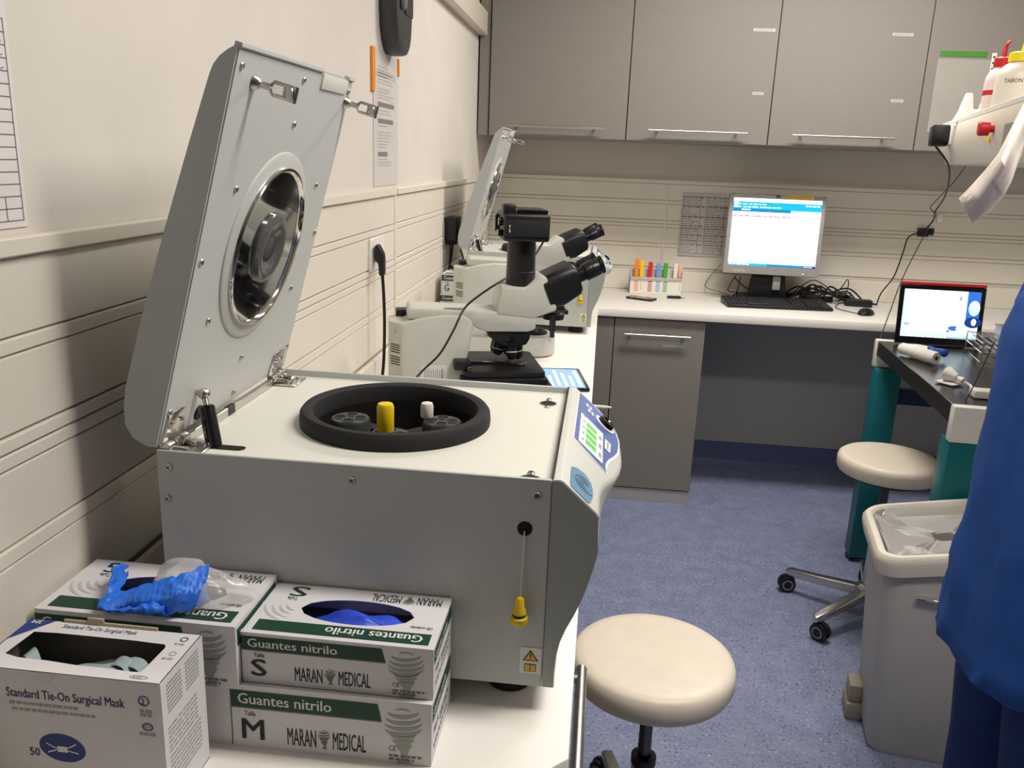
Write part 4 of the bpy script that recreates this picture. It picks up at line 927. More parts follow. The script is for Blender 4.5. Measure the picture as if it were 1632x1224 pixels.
# convertible tablet computer with red back
lp_ = thing('tablet_computer', 'tablet computer with a red back shell standing on the steel table', 'computer', (1.828, 3.236, .9), math.radians(-1))
T_ = Matrix.Rotation(math.radians(-7), 4, 'X')
b = MB(); b.T = T_; b.box((-.138, 0, .004), (.165, .009, .222), .002, 1); b.build('front', BLACKG, lp_)
b = MB(); b.T = T_; b.box((-.134, .009, .004), (.161, .02, .232), .003); b.box((-.137, -.0012, .2225), (.164, .012, .233), .001, 1); b.build('shell', RED, lp_)
b = MB(); b.box((-.10, -.02, 0), (.11, .045, .006), .002); b.build('foot', BLACKP, lp_)
SW = mat('screen_white', '#f4f8ff', .2, var=0, emit='#f2f7ff', estr=1.15); SC = mat('screen_cyan', '#bfe6f5', .2, var=0, emit='#bfe6f5', estr=1.0)
SB = mat('screen_blue', '#2f6fd0', .2, var=0, emit='#2f6fd0', estr=.8); SN = mat('screen_navy', '#1c3f8a', .2, var=0, emit='#1c3f8a', estr=.6); SG = mat('screen_grey', '#9fb4b8', .2, var=0, emit='#9fb4b8', estr=.8)
SAZ = mat('screen_azure', '#1aa7ea', .2, var=0, emit='#14a0ea', estr=.95); STE = mat('screen_teal', '#1479ad', .2, var=0, emit='#1479ad', estr=.8); SPK = mat('screen_pink', '#e3b4d2', .2, var=0, emit='#e0b0d0', estr=.95); SYE = mat('screen_pale_yellow', '#fdf4cf', .2, var=0, emit='#fdf3cc', estr=1.0)
s_ = MB(); fr = Fr(T_ @ Vector((-.122, -.0002, .03)), (1, 0, 0), T_.to_3x3() @ Vector((0, 0, 1))); sw, sh = .27, .176
s_.rect(fr, 0, 0, sw, sh); s_.mi = 1; s_.rect(fr, 0, .03, .02, sh, .0006); s_.rect(fr, 0, 0, sw, .02, .0006); s_.rect(fr, sw*.74, .03, sw*.83, .06, .0006)
s_.mi = 2; s_.poly(fr, [(sw*.83, sh*.36), (sw, sh*.30), (sw, sh), (sw*.83, sh)], .0006); s_.disc(fr, sw*.69, sh*.22, .02, .009, .0008, 20); s_.mi = 1; s_.disc(fr, sw*.93, sh*.66, .02, .028, .0008, 20)
s_.mi = 3; s_.disc(fr, sw*.93, sh*.36, .03, .02, .0009, 24); s_.disc(fr, sw*.62, sh*.155, .006, .003, .0009, 12); s_.mi = 0; s_.disc(fr, sw*.94, sh*.37, .009, .013, .0011, 14); s_.disc(fr, sw*.75, sh*.22, .009, .006, .001, 12)
s_.mi = 4; s_.rect(fr, 0, 0, sw, .006, .0008); s_.disc(fr, sw*.74, sh*.85, .006, .009, .0009, 12); s_.disc(fr, sw*.07, sh*.27, .012, .005, .0009, 12); s_.mi = 0; smudge(s_, fr, .004, .001, sw*.6, .004, 12, .001)
s_.build('screen', [SW, SC, SB, SN, SG], lp_, 0)

def table_pt(px, py, z=.9): return at(px, py, 'z', z)
# pipette controller lying on its side
pc = thing('pipette_controller', 'white pistol-grip pipette controller with blue nose on the steel table', 'pipette', table_pt(1462, 573), math.radians(-64))
b = MB(); sec = [(-.085, .020, .016), (-.078, .026, .0195), (-.05, .027, .020), (0, .026, .021), (.05, .026, .022), (.072, .027, .022), (.078, .024, .020)]
b.loft([[Vector((x, ry*math.cos(a)*.8+(.006 if x < -.04 else 0), .0225+rz_*math.sin(a))) for a in [2*PI*k/16 for k in range(16)]] for x, ry, rz_ in sec]); b.build('grip', WHITEP, pc)
b = MB(); b.loft([[Vector((-.07+.004*k+x, .012+y, .0225))+Vector((0, .017*math.cos(a)*s1, .018*math.sin(a)*s1)) for a in [2*PI*j/14 for j in range(14)]] for k, (x, y, s1) in enumerate([(0, .0, 1), (.01, .03, 1), (.03, .052, .9), (.05, .06, .8)])]); b.build('head', WHITEP, pc)
b = MB(); d_ = Vector((.9, .25, .05)).normalized(); b.lathe([(.014, 0), (.017, .004), (.017, .018), (.0135, .02), (.013, .058), (.015, .062), (.010, .07), (.0001, .07)], (-.03, .069, .0225), d_, 20); b.build('nose', mat('pipette_blue', '#1d4fae', .4, var=.05), pc)
b = MB(); b.box((.0775, -.006, .017), (.0795, .006, .029)); b.build('socket', BLACKP, pc)
# wire tube rack
rk = thing('tube_rack', 'steel wire test tube rack on the steel table', 'rack', table_pt(1560, 575)+Vector((.045, .04, 0)), -ta-.1)
b = MB(); X_, Y_, Zs = .10, .235, (.008, .04, .072)
for z in Zs:
    b.tube([(-X_/2, -Y_/2, z), (X_/2, -Y_/2, z), (X_/2, Y_/2, z), (-X_/2, Y_/2, z)], .0018, 6, closed=True)
for x in (-X_/2, X_/2):
    for y in (-Y_/2, Y_/2): b.tube([(x, y, .002), (x, y, .075)], .0022, 6)
b.build('frame', CHROME, rk)
b = MB()
for z in Zs[1:]:
    for i in range(1, 4): b.tube([(-X_/2+X_*i/4, -Y_/2, z), (-X_/2+X_*i/4, Y_/2, z)], .0011, 5)
    for j in range(1, 10): b.tube([(-X_/2, -Y_/2+Y_*j/10, z), (X_/2, -Y_/2+Y_*j/10, z)], .0011, 5)
b.build('grid', CHROME, rk)
# clear beaker box behind the rack
bx = thing('acrylic_box', 'frosted clear plastic box beside the red tablet computer', 'box', (2.035, 3.06, .9), -ta)
FROST = mat('frosted_plastic', '#e8ecee', .3, var=0, trans=.6, alpha=.75)
b = MB(); b.box((-.05, -.07, .003), (.05, .07, .006)); b.box((-.05, -.07, .006), (-.047, .07, .11)); b.box((.047, -.07, .006), (.05, .07, .11)); b.box((-.047, -.07, .006), (.047, -.067, .11)); b.box((-.047, .067, .006), (.047, .07, .11)); b.build('shell', FROST, bx)
b = MB(); b.box((-.054, -.074, .108), (.054, .074, .113), .002, 1); b.build('lid', FROST, bx)
# white filter cup and its packet
fc = thing('filter_cup', 'white plastic funnel cup lying near the corner of the steel table', 'cup', table_pt(1528, 615), math.radians(-55))
b = MB(); b.lathe([(.010, 0), (.014, .01), (.022, .028), (.024, .034), (.022, .036)], (-.01, 0, .024), (-1, 0, .12), 24); b.lathe([(.0065, 0), (.009, .012), (.010, .02)], (-.008, 0, .0235), (1, 0, -.25), 18); b.tube([(.012, 0, .017), (.03, .004, .01), (.045, -.004, .006), (.055, .0, .005)], .0045, 8, 4); b.build('cup', WHITEP, fc)
b = MB(); b.box((-.06, -.03, 0.0005), (.0, .03, .006), .002, 1); o = b.build('paper_packet', PAPER); o.matrix_basis = fc.matrix_basis.copy(); tag(o, 'flat white paper packet under the white funnel cup', 'packet')
wb = thing('white_holder', 'small white plastic holder block at the edge of the steel table', 'holder', table_pt(1562, 634)+Vector((.02, .01, 0)), -ta)
b = MB(); b.box((-.04, -.025, .0005), (.05, .025, .022), .003); b.build('block', WHITEP, wb); b = MB(); b.box((.02, -.006, .022), (.032, .006, .045), .002); b.build('post', WHITEP, wb)

# ------------------------------------------------------------------ waste bin
bn = thing('waste_bin', 'light grey plastic waste bin with a thick rolled rim', 'bin', (1.53, 2.165, 0), math.radians(-9))
BING = mat('bin_grey_plastic', '#b9b7b3', .5, var=.03, scale=60); RIMC = mat('bin_rim_cream', '#dcd6c8', .42, var=.02)
def rimz(x): return .545+.30*(x+.19)*.75
def bring(hx, hy, z, r, slope, n=6):
    return [Vector((x, y, z+(slope*(x+.19)*.225 if slope else 0))) for x, y in rrect(-hx, hx, -hy, hy, r, n)]
b = MB()
b.loft([bring(.125, .125, .0, .035, 0), bring(.132, .132, .02, .04, 0), bring(.150, .150, .30, .045, .5), bring(.168, .168, .545, .05, 1)], cap=False)
b.add(bring(.125, .125, .0, .035, 0), [list(range(28))[::-1]])
b.loft([bring(.165, .165, .55, .05, 1), bring(.128, .128, .03, .03, 0)], cap=False); b.add(bring(.128, .128, .03, .03, 0), [list(range(28))])
b.build('body', BING, bn)
b = MB(); b.loft([bring(.170, .168, .525, .05, 1), bring(.181, .178, .530, .055, 1), bring(.190, .184, .565, .06, 1), bring(.189, .184, .578, .06, 1), bring(.182, .178, .586, .055, 1), bring(.170, .168, .586, .05, 1), bring(.163, .162, .578, .046, 1), bring(.163, .162, .54, .046, 1)], cap=False); b.build('rim', RIMC, bn)
b = MB(); b.box((-.085, -.1745, .488), (.05, -.1655, .494), .001, 1); b.build('handle_bar', CHROME, bn)
b = MB(); b.box((-.175, .0, .0), (-.13, .09, .05), .006); b.box((-.172, .01, .05), (-.135, .08, .105), .008); b.build('pedal', mat('pedal_beige', '#9a9080', .5, var=.03), bn)
lin = MB(); n_ = 28; rings = []
for k, (hs, z) in enumerate(((.160, .583), (.156, .574), (.146, .560), (.12, .550), (.08, .545), (.03, .552))):
    rg = bring(hs, hs, z, min(.046, hs*.4), 1)
    rings.append([p_+Vector((rnd.uniform(-.006, .006), rnd.uniform(-.006, .006), rnd.uniform(-.012, .012)*(1 if k else .2))) for p_ in rg])
lin.loft(rings, cap=False); lo = lin.build('bin_liner', mat('clear_bag', '#eceae6', .1, var=0, alpha=.38, spec=.7), None, 30); lo.matrix_basis = bn.matrix_basis.copy(); tag(lo, 'clear plastic bag lining the grey waste bin', 'bag')
for k, (x, y, a, sx, sy) in enumerate(((-.07, -.05, .4, .05, .03), (.0, -.06, 1.2, .045, .02), (.05, -.02, .2, .05, .04), (-.02, .04, 2.2, .06, .035), (.08, .06, .8, .05, .03))):
    w_ = MB(); w_.box((-sx, -sy, -.006), (sx, sy, .006), .002, 1, Matrix.Rotation(.5*math.sin(3*k), 3, 'X')); wo = w_.build('paper_scrap', PAPER if k % 2 == 0 else WHITEP)
    wo.matrix_basis = bn.matrix_basis @ Matrix.Translation((x, y, .490+.008*k)) @ Matrix.Rotation(a, 4, 'Z'); tag(wo, 'discarded white wrapper inside the clear bag of the waste bin', 'wrapper', 'wrappers inside the waste bin')

# ------------------------------------------------------------------ computer on the back worktop
mo = thing('monitor', 'silver desktop monitor with a lit white screen and yellow tape', 'monitor', (1.37, 4.10, .9), math.radians(-3))
Tm = Matrix.Translation((0, -.05, 0)) @ Matrix.Rotation(math.radians(-4), 4, 'X'); MSIL = mat('monitor_silver', '#a7a5a2', .42, .15, var=.03)
mw, mb0, mb1 = .2165, .132, .499
b = MB(); b.T = Tm; b.prism([(-mw, mb0), (mw, mb0), (mw, mb1), (-mw, mb1)], 0, .05, lambda a, b_, d: (a, d, b_), .006); b.build('housing', MSIL, mo)
s_ = MB(); fr = Fr(Tm @ Vector((-.197, -.0004, .172)), (1, 0, 0), Tm.to_3x3() @ Vector((0, 0, 1))); sw, sh = .394, .308
s_.mi = 0; s_.rect(fr, 0, 0, sw, sh)
s_.mi = 1; s_.rect(fr, 0, sh*.845, sw, sh*.945, .0007); s_.mi = 2; s_.rect(fr, 0, sh*.800, sw*.66, sh*.845, .0007); s_.mi = 1; s_.rect(fr, sw*.66, sh*.833, sw, sh*.85, .0008)
s_.mi = 0; s_.rect(fr, sw*.1, sh*.822, sw*.2, sh*.838, .0011); smudge(s_, fr, .02, sh*.905, sw*.33, .004, 7, .0011); smudge(s_, fr, sw*.82, sh*.905, sw*.17, .006, 4, .0011); smudge(s_, fr, .004, sh*.862, sw*.55, .005, 9, .0011)
s_.disc(fr, .014, sh*.915, .011, .009, .0011, 12)
s_.mi = 3; s_.rect(fr, 0, sh*.715, sw, sh*.745, .0007); s_.mi = 5; smudge(s_, fr, sw*.01, sh*.735, sw*.66, .003, 10, .0009); s_.mi = 4; s_.rect(fr, 0, sh*.675, sw*.85, sh*.71, .0007)
s_.mi = 6; s_.rect(fr, 0, sh*.60, sw*.6, sh*.63, .0007); s_.mi = 3; s_.rect(fr, 0, sh*.645, sw*.45, sh*.652, .0007); s_.mi = 5
for i in range(4): smudge(s_, fr, .006, sh*(.615-.033*i), sw*(.22-.03*(i % 2)), .0012, 5, .0009); smudge(s_, fr, sw*.3, sh*(.615-.033*i), sw*.06, .0012, 2, .0009); smudge(s_, fr, sw*.41, sh*(.615-.033*i), sw*.06, .0012, 2, .0009)
s_.mi = 1; s_.rect(fr, 0, 0, sw, sh*.036, .0007); s_.mi = 2; s_.rect(fr, sw*.45, 0, sw*.86, sh*.036, .0009); s_.mi = 5; s_.rect(fr, sw*.86, 0, sw, sh*.036, .0009); s_.mi = 0; smudge(s_, fr, .004, sh*.008, sw*.24, .006, 6, .0011); smudge(s_, fr, sw*.87, sh*.012, sw*.1, .003, 5, .0011)
s_.build('screen', [SW, SAZ, STE, SPK, SC, SN, SYE], mo, 0)
fb = Fr(Tm @ Vector((-mw, -.0004, mb0)), (1, 0, 0), Tm.to_3x3() @ Vector((0, 0, 1)))
k = MB(); k.mi = 0; k.rect(fb, .255, .352, .375, .3665, .0008); k.mi = 1; smudge(k, fb, .262, .358, .105, .004, 6, .0011); k.build('yellow_tape', [YTAPE, mat('tape_ink', '#b58f10', .6, var=0)], mo, 0)
k = MB(); k.mi = 0; k.rect(fb, .045, .010, .10, .019, .0007); k.rect(fb, .02, .353, .165, .3645, .0007); k.mi = 1; smudge(k, fb, .05, .0125, .045, .003, 4, .0010); smudge(k, fb, .04, .357, .11, .003, 6, .0010); k.mi = 2; k.rect(fb, .208, .3535, .226, .3645, .0009); k.mi = 0; k.text(fb, 'hp', .2115, .3565, .005, .011, .0012, .2); k.build('front_labels', [mat('silver_label', '#bdb9b2', .5, var=.02), INKG, INK], mo, 0)
k = MB(); k.disc(fb, .363, .014, .0025, None, .0009, 12); k.build('power_light', mat('amber_led', '#f6d08a', .4, var=0, emit='#ffdf9c', estr=1.2), mo, 0)
b = MB(); b.prism([(-.075, .135), (.075, .135), (.09, .02), (-.09, .02)], 0, .03, lambda a, b_, d: (a, d, b_), .004); b.build('stand_neck', BLACKP, mo)
b = MB(); b.prism(rrect(-.125, .125, -.02, .17, .03), 0, .018, lambda a, b_, d: (a, b_, d), .003); b.build('stand_base', BLACKP, mo)
b = MB(); b.box((.02, -.015, .06), (.055, .0, .125), .003); b.build('cable_clip', MSIL, mo)

kb0, kb1 = at(1160, 490, 'z', .9), at(1328, 497, 'z', .9)
kb = thing('keyboard', 'black computer keyboard in front of the silver monitor', 'keyboard', ((kb0+kb1)/2), math.atan2(kb1.y-kb0.y, kb1.x-kb0.x))
kw = (kb1-kb0).length; b = MB(); b.prism([(0, .002), (0, .014), (.165, .03), (.165, .006)], -kw/2, kw/2, lambda a, b_, d: (d, a, b_), .003); b.build('case', BLACKP, kb)
KEY = mat('key_black', '#26272a', .5, var=.08); key0 = MB(); key0.loft([[Vector((s1*.0082, s2*.0080, 0)) for s1, s2 in ((-1, -1), (1, -1), (1, 1), (-1, 1))], [Vector((s1*.0068, s2*.0066, .0065)) for s1, s2 in ((-1, -1), (1, -1), (1, 1), (-1, 1))]])
proto = None; Rk = Matrix.Rotation(math.atan2(.016, .165), 4, 'X')
for r_ in range(6):
    for c_ in range(22):
        if r_ == 0 and 3 < c_ < 9: continue
        x = -kw/2+.014+c_*.0187+(.009 if c_ > 14 else 0)+(.009 if c_ > 17 else 0)
        if x > kw/2-.012: continue
        y = .018+.0195*r_+(.008 if r_ == 5 else 0)
        if proto is None: ko = key0.build('key', KEY, kb, 0); proto = ko
        else: ko = proto.copy(); COL.objects.link(ko)
        ko.matrix_basis = Matrix.Translation((x, y, .0140+y*.097)) @ Rk
b = MB(); b.T = Matrix.Translation((-kw/2+.135, .018, .0142+.018*.097)) @ Rk; b.box((-.048, -.008, 0), (.048, .008, .006), .001, 1); b.build('space_bar', KEY, kb)
ms = thing('computer_mouse', 'black computer mouse at the right end of the keyboard', 'mouse', at(1380, 501, 'z', .9), math.radians(60))
b = MB(); rg = []
for i in range(9):
    u = -1+2*i/8; q = math.sqrt(max(.02, 1-u*u*.97)); rg.append([Vector((u*.06, q*.034*math.cos(a), .001+max(0, q*.029*(1-.25*u)*math.sin(a)))) for a in [PI*j/12 for j in range(13)]])
b.loft(rg); b.build('shell', BLACKP, ms)
b = MB(); b.lathe([(.007, -.003), (.008, 0), (.007, .003)], (-.03, 0, .029), (0, 1, 0), 16); b.build('wheel', mat('wheel_grey', '#55565a', .5, var=0), ms)
cb = MB(); cz = .9035; C_ = lambda px, py, dz=0: at(px, py, 'z', cz+dz)
cb.tube([ms.matrix_basis @ Vector((-.052, 0, .006)), C_(1350, 496), C_(1332, 490), C_(1338, 483), C_(1350, 478), (1.68, 4.2, cz)], .0019, 6, 5); o = cb.build('mouse_cable', CABLE); tag(o, 'thin black cable leading from the computer mouse', 'cable')
# power brick and tangle of leads
pb = thing('power_brick', 'black power brick behind the computer mouse', 'adapter', (1.80, 4.12, .9), math.radians(-6))
b = MB(); b.box((-.06, -.028, .001), (.06, .028, .032), .004); b.build('case', BLACKP, pb); b = MB(); b.cyl((.06, 0, .015), (.085, 0, .013), .006, .0035, 12); b.build('strain_relief', CABLE, pb)
r_ = random.Random(3)
for k in range(11):
    x = 1.50+.032*k if k < 7 else 1.56+.05*(k-7); pts = []
    for j in range(8):
        pts.append((1.47+.33*j/7+r_.uniform(-.03, .03), 4.18+r_.uniform(-.055, .055), .904+abs(r_.gauss(0, .022))+.03*math.sin(PI*j/7)))
    q = MB(); q.tube(pts, .0042 if k % 3 else .0028, 7, 6); o = q.build('power_lead', CABLE); tag(o, 'black lead in the tangle beside the monitor foot', 'cable', 'tangled leads behind the keyboard')
q = MB(); q.box((-.05, -.03, 0), (.05, .03, .03), .006); q.box((.055, -.02, .002), (.10, .02, .026), .004); o = q.build('plug_block', BLACKP); o.location = (1.60, 4.20, .9005); tag(o, 'black multi-plug block lying in the tangle of leads', 'plug')
LOOPS = [[(1.62, 4.2, .93), at(1335, 463, 'y', 4.2), at(1350, 446, 'y', 4.2), at(1352, 455, 'y', 4.2), at(1345, 475, 'y', 4.18), (1.72, 4.17, .91)],
         [(1.48, 4.15, .92), at(1290, 448, 'y', 4.22), at(1310, 452, 'y', 4.2), at(1330, 470, 'y', 4.18), (1.68, 4.2, .91)],
         [at(1172, 440, 'y', 4.1), at(1160, 462, 'y', 4.16), at(1175, 466, 'y', 4.2), (1.24, 4.22, .904), (1.35, 4.22, .904)],
         [at(1150, 420, 'y', 4.25), at(1128, 445, 'y', 4.27), at(1126, 458, 'y', 4.26), at(1150, 466, 'y', 4.2), (1.24, 4.2, .903), (1.4, 4.22, .903)],
         [at(1170, 442, 'y', 4.1), at(1185, 456, 'y', 4.14), at(1200, 466, 'y', 4.18), (1.35, 4.2, .905)], [at(1180, 442, 'y', 4.1), at(1176, 460, 'y', 4.15), at(1174, 468, 'y', 4.2), (1.3, 4.23, .904)]]
for i, pts in enumerate(LOOPS):
    q = MB(); q.tube(pts, .0025 if i != 3 else .0018, 7, 6); o = q.build('monitor_cable', CABLE if i != 3 else mat('grey_cable', '#5d5a55', .5, var=0)); tag(o, {0: 'black cable arching highest over the tangle of leads', 1: 'black cable bowing out from under the silver monitor over the leads', 3: 'thin grey cable curving down the wall beside the silver monitor'}.get(i, 'thin black cable looping below the silver monitor'), 'cable', 'cables behind the monitor')

# tag dispenser rack
r0, r1 = at(1003, 467, 'z', .9), at(1085, 470, 'z', .9)
rk = thing('tag_dispenser', 'clear acrylic dispenser holding coloured tag strips', 'dispenser', r0, math.atan2(r1.y-r0.y, r1.x-r0.x)); rw = (r1-r0).length
ACR = mat('acrylic_white', '#dedbd5', .3, var=0, alpha=.85); b = MB()
b.box((0, 0, .0005), (rw, .003, .075), .0008, 1); b.build('front_plate', WHITEP, rk)
b = MB(); b.box((0, -.012, .074), (rw, .05, .078), .001, 1); b.box((0, .05, .0005), (rw, .053, .115), .001, 1); b.box((0, -.012, .078), (.003, .05, .115), .0008, 1); b.box((rw-.003, -.012, .078), (rw, .05, .115), .0008, 1); b.box((0, .003, .0005), (rw, .05, .003)); b.build('tray', ACR, rk)
TC = ['#f08a1e', '#f3c61c', '#cf2531', '#6f9fd8', '#44a53a', '#e6e3da', '#eeb49d']; TX = [.03, .056, .098, .137, .172, .222, .245]; k = MB(); mats_ = []
cn = ['orange', 'yellow', 'red', 'light blue', 'green', 'white', 'pink']
for i, (c_, x) in enumerate(zip(TC, TX)):
    mm = mat('tag_'+cn[i].replace(' ', '_'), c_, .5, var=.05); hgt = (.165, .16, .152, .148, .15, .148, .147)[i]
    q = MB(); q.box((-.010, -.005, 0), (.010, .005, hgt-.079), .001, 1); o = q.build('tag_strip', mm); o.matrix_basis = rk.matrix_basis @ Matrix.Translation((x, .02+.003*(i % 3), .0785)); tag(o, '%s tag strip standing in the acrylic dispenser' % cn[i], 'tag strip', 'coloured tag strips')
    fr = Fr((x-.010, 0, .012), (1, 0, 0), (0, 0, 1)); mats_.append(mm); k.mi = i
    if i in (0, 2, 3, 4): k.rect(fr, 0, 0, .018, .05); k.mi = 7; k.rect(fr, .003, .004, .015, .044, .0006); k.mi = i; k.rect(fr, .007, .008, .011, .04, .0009)
    else: k.rect(fr, .006, .008, .010, .042)
k.build('front_marks', mats_+[PAPER], rk, 0)
ph = thing('smartphone', 'black smartphone lying in front of the tag dispenser', 'phone', (at(1022, 477, 'z', .9)), math.radians(-28))
b = MB(); b.prism(rrect(-.066, .066, -.034, .034, .008), .0004, .009, lambda a, b_, d: (a, b_, d), .0015); b.build('body', mat('phone_dark', '#2a2320', .35, var=.05), ph); b = MB(); fr = Fr((-.055, -.03, .0091), (1, 0, 0), (0, 1, 0)); b.rect(fr, 0, 0, .11, .06); b.build('glass', mat('phone_glass', '#5c554c', .12, var=0), ph, 0)
us = thing('usb_stick', 'black usb stick with silver plug beside the tag dispenser', 'usb stick', at(1074, 474, 'z', .9)+Vector((.0, -.03, 0)), math.radians(8))
b = MB(); b.box((-.035, -.011, .0005), (.03, .011, .012), .004); b.build('body', BLACKP, us); b = MB(); b.box((.03, -.006, .003), (.05, .006, .008), .0005, 1); b.build('plug', STEEL, us)

# printed sheet on the back wall
sx0 = at(1090, 308, 'y', 4.300); sx1 = at(1152, 410, 'y', 4.300)
f = Fr((sx0.x-.005, 4.299, sx1.z), (1, 0, 0), (0, 0, 1)); shw, shh = sx1.x-sx0.x+.03, sx0.z-sx1.z
k = MB(); k.box((f.o.x, 4.2995, f.o.z), (f.o.x+shw, 4.3005, f.o.z+shh)); o = k.build('wall_sheet', mat('sheet_in_sleeve', '#c9c2bd', .3, var=.02), None, 0); tag(o, 'printed list in a clear sleeve on the back wall beside the monitor', 'sheet')
k = MB(); f = Fr((f.o.x, 4.2994, f.o.z), (1, 0, 0), (0, 0, 1))
for c0, c1 in ((.03, .47), (.50, .97)):
    yy = .93
    for i in range(24):
        smudge(k, f, shw*c0, shh*yy, shw*(c1-c0)*(.35+.6*rnd.random() if i % 4 else .98), shh*(.012 if i % 4 else .02), 5); yy -= .038
for yy in (.955, .8, .62, .44, .24, .03): k.rect(f, shw*.02, shh*yy, shw*.97, shh*(yy+.008), .0005)
for xx in (.02, .36, .48, .84, .965): k.rect(f, shw*xx, shh*.03, shw*(xx+.01), shh*.96, .0005)
k.build('print', [PAPERG], o, 0)

# ------------------------------------------------------------------ left wall items
ch = MB(); ch.box((.0, .55, 1.434), (.0012, .816, 1.662), .0003, 1); o = ch.build('wall_chart', PAPER, None, 0); o.data.transform(Matrix.Translation((-.0045, 0, 0))); tag(o, 'white ruled chart sheet on the left wall above the glove cartons', 'chart')
k = MB(); f = Fr((-.0032, .55, 1.434), (0, 1, 0), (0, 0, 1)); lw_ = .0009
for i in range(17): k.rect(f, .01, .0065+.0118*i, .2605, .0065+.0118*i+lw_)
for x in (.01, .12, .236, .2596): k.rect(f, x, .0065, x+lw_, .196 if x != .236 else .03)
for i in range(1, 5): k.stroke(f, [(.238, .2-.0118*i), (.245, .196-.0118*i), (.255, .199-.0118*i)], .0008, .0008)
k.build('ruling', [mat('ruling_ink', '#6d6a68', .7, var=0)], o, 0)

sh = MB(); sh.box((-.0045, 2.142, 1.434), (-.003, 2.39, 1.765), .0003, 1); o = sh.build('hanging_sheets', mat('sleeved_paper', '#d4cfcb', .35, var=.02), None, 0); tag(o, 'printed sheets in a clear sleeve hanging below the wall phone', 'sheets')
k = MB(); f = Fr((-.0029, 2.142, 1.434), (0, 1, 0), (0, 0, 1)); k.mi = 0
for z, w in ((.197, .165), (.157, .155), (.075, .095)): k.rect(f, .04, z, .04+w, z+.0115)
k.mi = 1
for i in range(34):
    z = .292-.0075*i
    if any(abs(z-q-.005) < .011 for q in (.197, .157, .075)): continue
    if i % 7 == 6 or z < .05: continue
    smudge(k, f, .04, z, .165*(.5+.5*rnd.random()), .0022, 9)
k.mi = 2; k.rect(f, .0, .27, .22, .285, .0005); k.build('print', [mat('print_dark_bar', '#7d7a78', .7, var=0), mat('print_pale', '#b3afad', .7, var=0), mat('sheet_grey', '#b9b6b4', .6, var=0)], o, 0)
k = MB(); k.box((-.0045, 2.120, 1.664), (.002, 2.142, 1.766), .001, 1); k.build('orange_tab', ORANGE, o); k = MB(); k.box((-.0045, 2.385, 1.72), (.001, 2.398, 1.765), .001, 1); k.build('orange_tab', ORANGE, o)

wp = thing('wall_phone', 'dark grey wall telephone mounted above the hanging sheets', 'telephone', (0, 2.35, 1.76))
b = MB(); pts = [(-.155, .28), (-.155, .10), (-.148, .06), (-.13, .025), (-.10, .006), (-.07, .0), (-.04, .004), (-.015, .02), (.0, .045), (.01, .09), (.015, .14), (.015, .28)]
b.prism(pts, -.0045, .045, lambda a, b_, d: (d, a, b_), .012); b.build('base', mat('phone_charcoal', '#3a3a39', .4, var=.04), wp)
b = MB(); b.prism([(-.135, .12), (-.13, .105), (-.105, .105), (-.10, .12), (-.10, .28), (-.135, .28)], .045, .058, lambda a, b_, d: (d, a, b_), .006); b.build('handset', mat('phone_mid_grey', '#6f6d6a', .4, var=.03), wp)
b = MB(); b.box((.045, -.085, .10), (.048, .0, .27), .001, 1); b.build('keypad_cover', BLACKG, wp)

so = thing('wall_socket', 'white wall socket plate between the two microscopes and the centrifuge', 'socket', (0, 2.13, 1.228)); so['label'] = 'white wall socket plate with a black plug in it'
b = MB(); b.box((.001, -.062, 0), (.010, .068, .083), .002, 1); b.build('plate', WHITEP, so)
b = MB(); b.add([(.010, -.045, .066), (.010, .005, .066), (.010, .005, .02), (.010, -.045, .02), (.0142, -.04, .05), (.0142, -.0, .05), (.0142, -.0, .026), (.0142, -.04, .026)], [[0, 1, 5, 4], [1, 2, 6, 5], [2, 3, 7, 6], [3, 0, 4, 7], [4, 5, 6, 7]]); b.build('socket_cover', WHITEP, so)
cp = thing('power_plug', 'black angled mains plug with cable hanging from the wall socket', 'plug', (.0145, 2.088, 1.23))
b = MB(); b.prism([(.0, .060), (.003, .067), (.010, .067), (.022, .045), (.024, .03), (.024, -.010), (.012, -.012), (.009, .02), (.0, .028)], -.013, .013, lambda a, b_, d: (a, d, b_), .004); b.build('plug', BLACKP, cp)
pts = [(.018, 0, -.01), (.021, .0, -.06), (.023, .0, -.12), (.023, -.002, -.19), (.022, -.01, -.25), (.02, -.03, -.30), (.02, -.06, -.320), (.03, -.12, -.3255)]
b = MB(); b.tube(pts, .0042, 8, 6); b.build('cable', CABLE, cp)

ad = thing('power_adapter', 'black power adapter plugged into the left wall beside the far centrifuge', 'adapter', (.003, 3.13, 1.20))
b = MB(); b.prism([(-.055, .10), (.055, .10), (.05, .012), (.03, 0), (-.03, 0), (-.05, .02)], 0, .045, lambda a, b_, d: (d, a, b_), .005); b.build('case', BLACKP, ad)
b = MB(); b.tube([(.02, -.03, 0), (.02, -.03, -.04), (.018, -.02, -.075), (.03, -.01, -.09), (.06, .0, -.10)], .0035, 7, 5); b.tube([(.02, .02, 0), (.02, .0, -.045), (.018, -.03, -.08), (.015, -.05, -.11), (.015, -.055, -.14)], .0035, 7, 5); b.build('cable', CABLE, ad)
b = MB(); b.box((-.003, -.075, -.01), (.003, .07, .085), .001, 1); b.build('socket_plate', mat('socket_grey', '#8b8a86', .5, var=.03), ad)
q = MB(); q.tube([(.07, 3.045, 1.19), (.083, 3.02, 1.17), (.09, 3.02, 1.13), (.08, 3.045, 1.09), (.06, 3.048, 1.0)], .004, 7, 5); o = q.build('power_cable', CABLE); tag(o, 'black cable curling down behind the far centrifuge lid', 'cable')

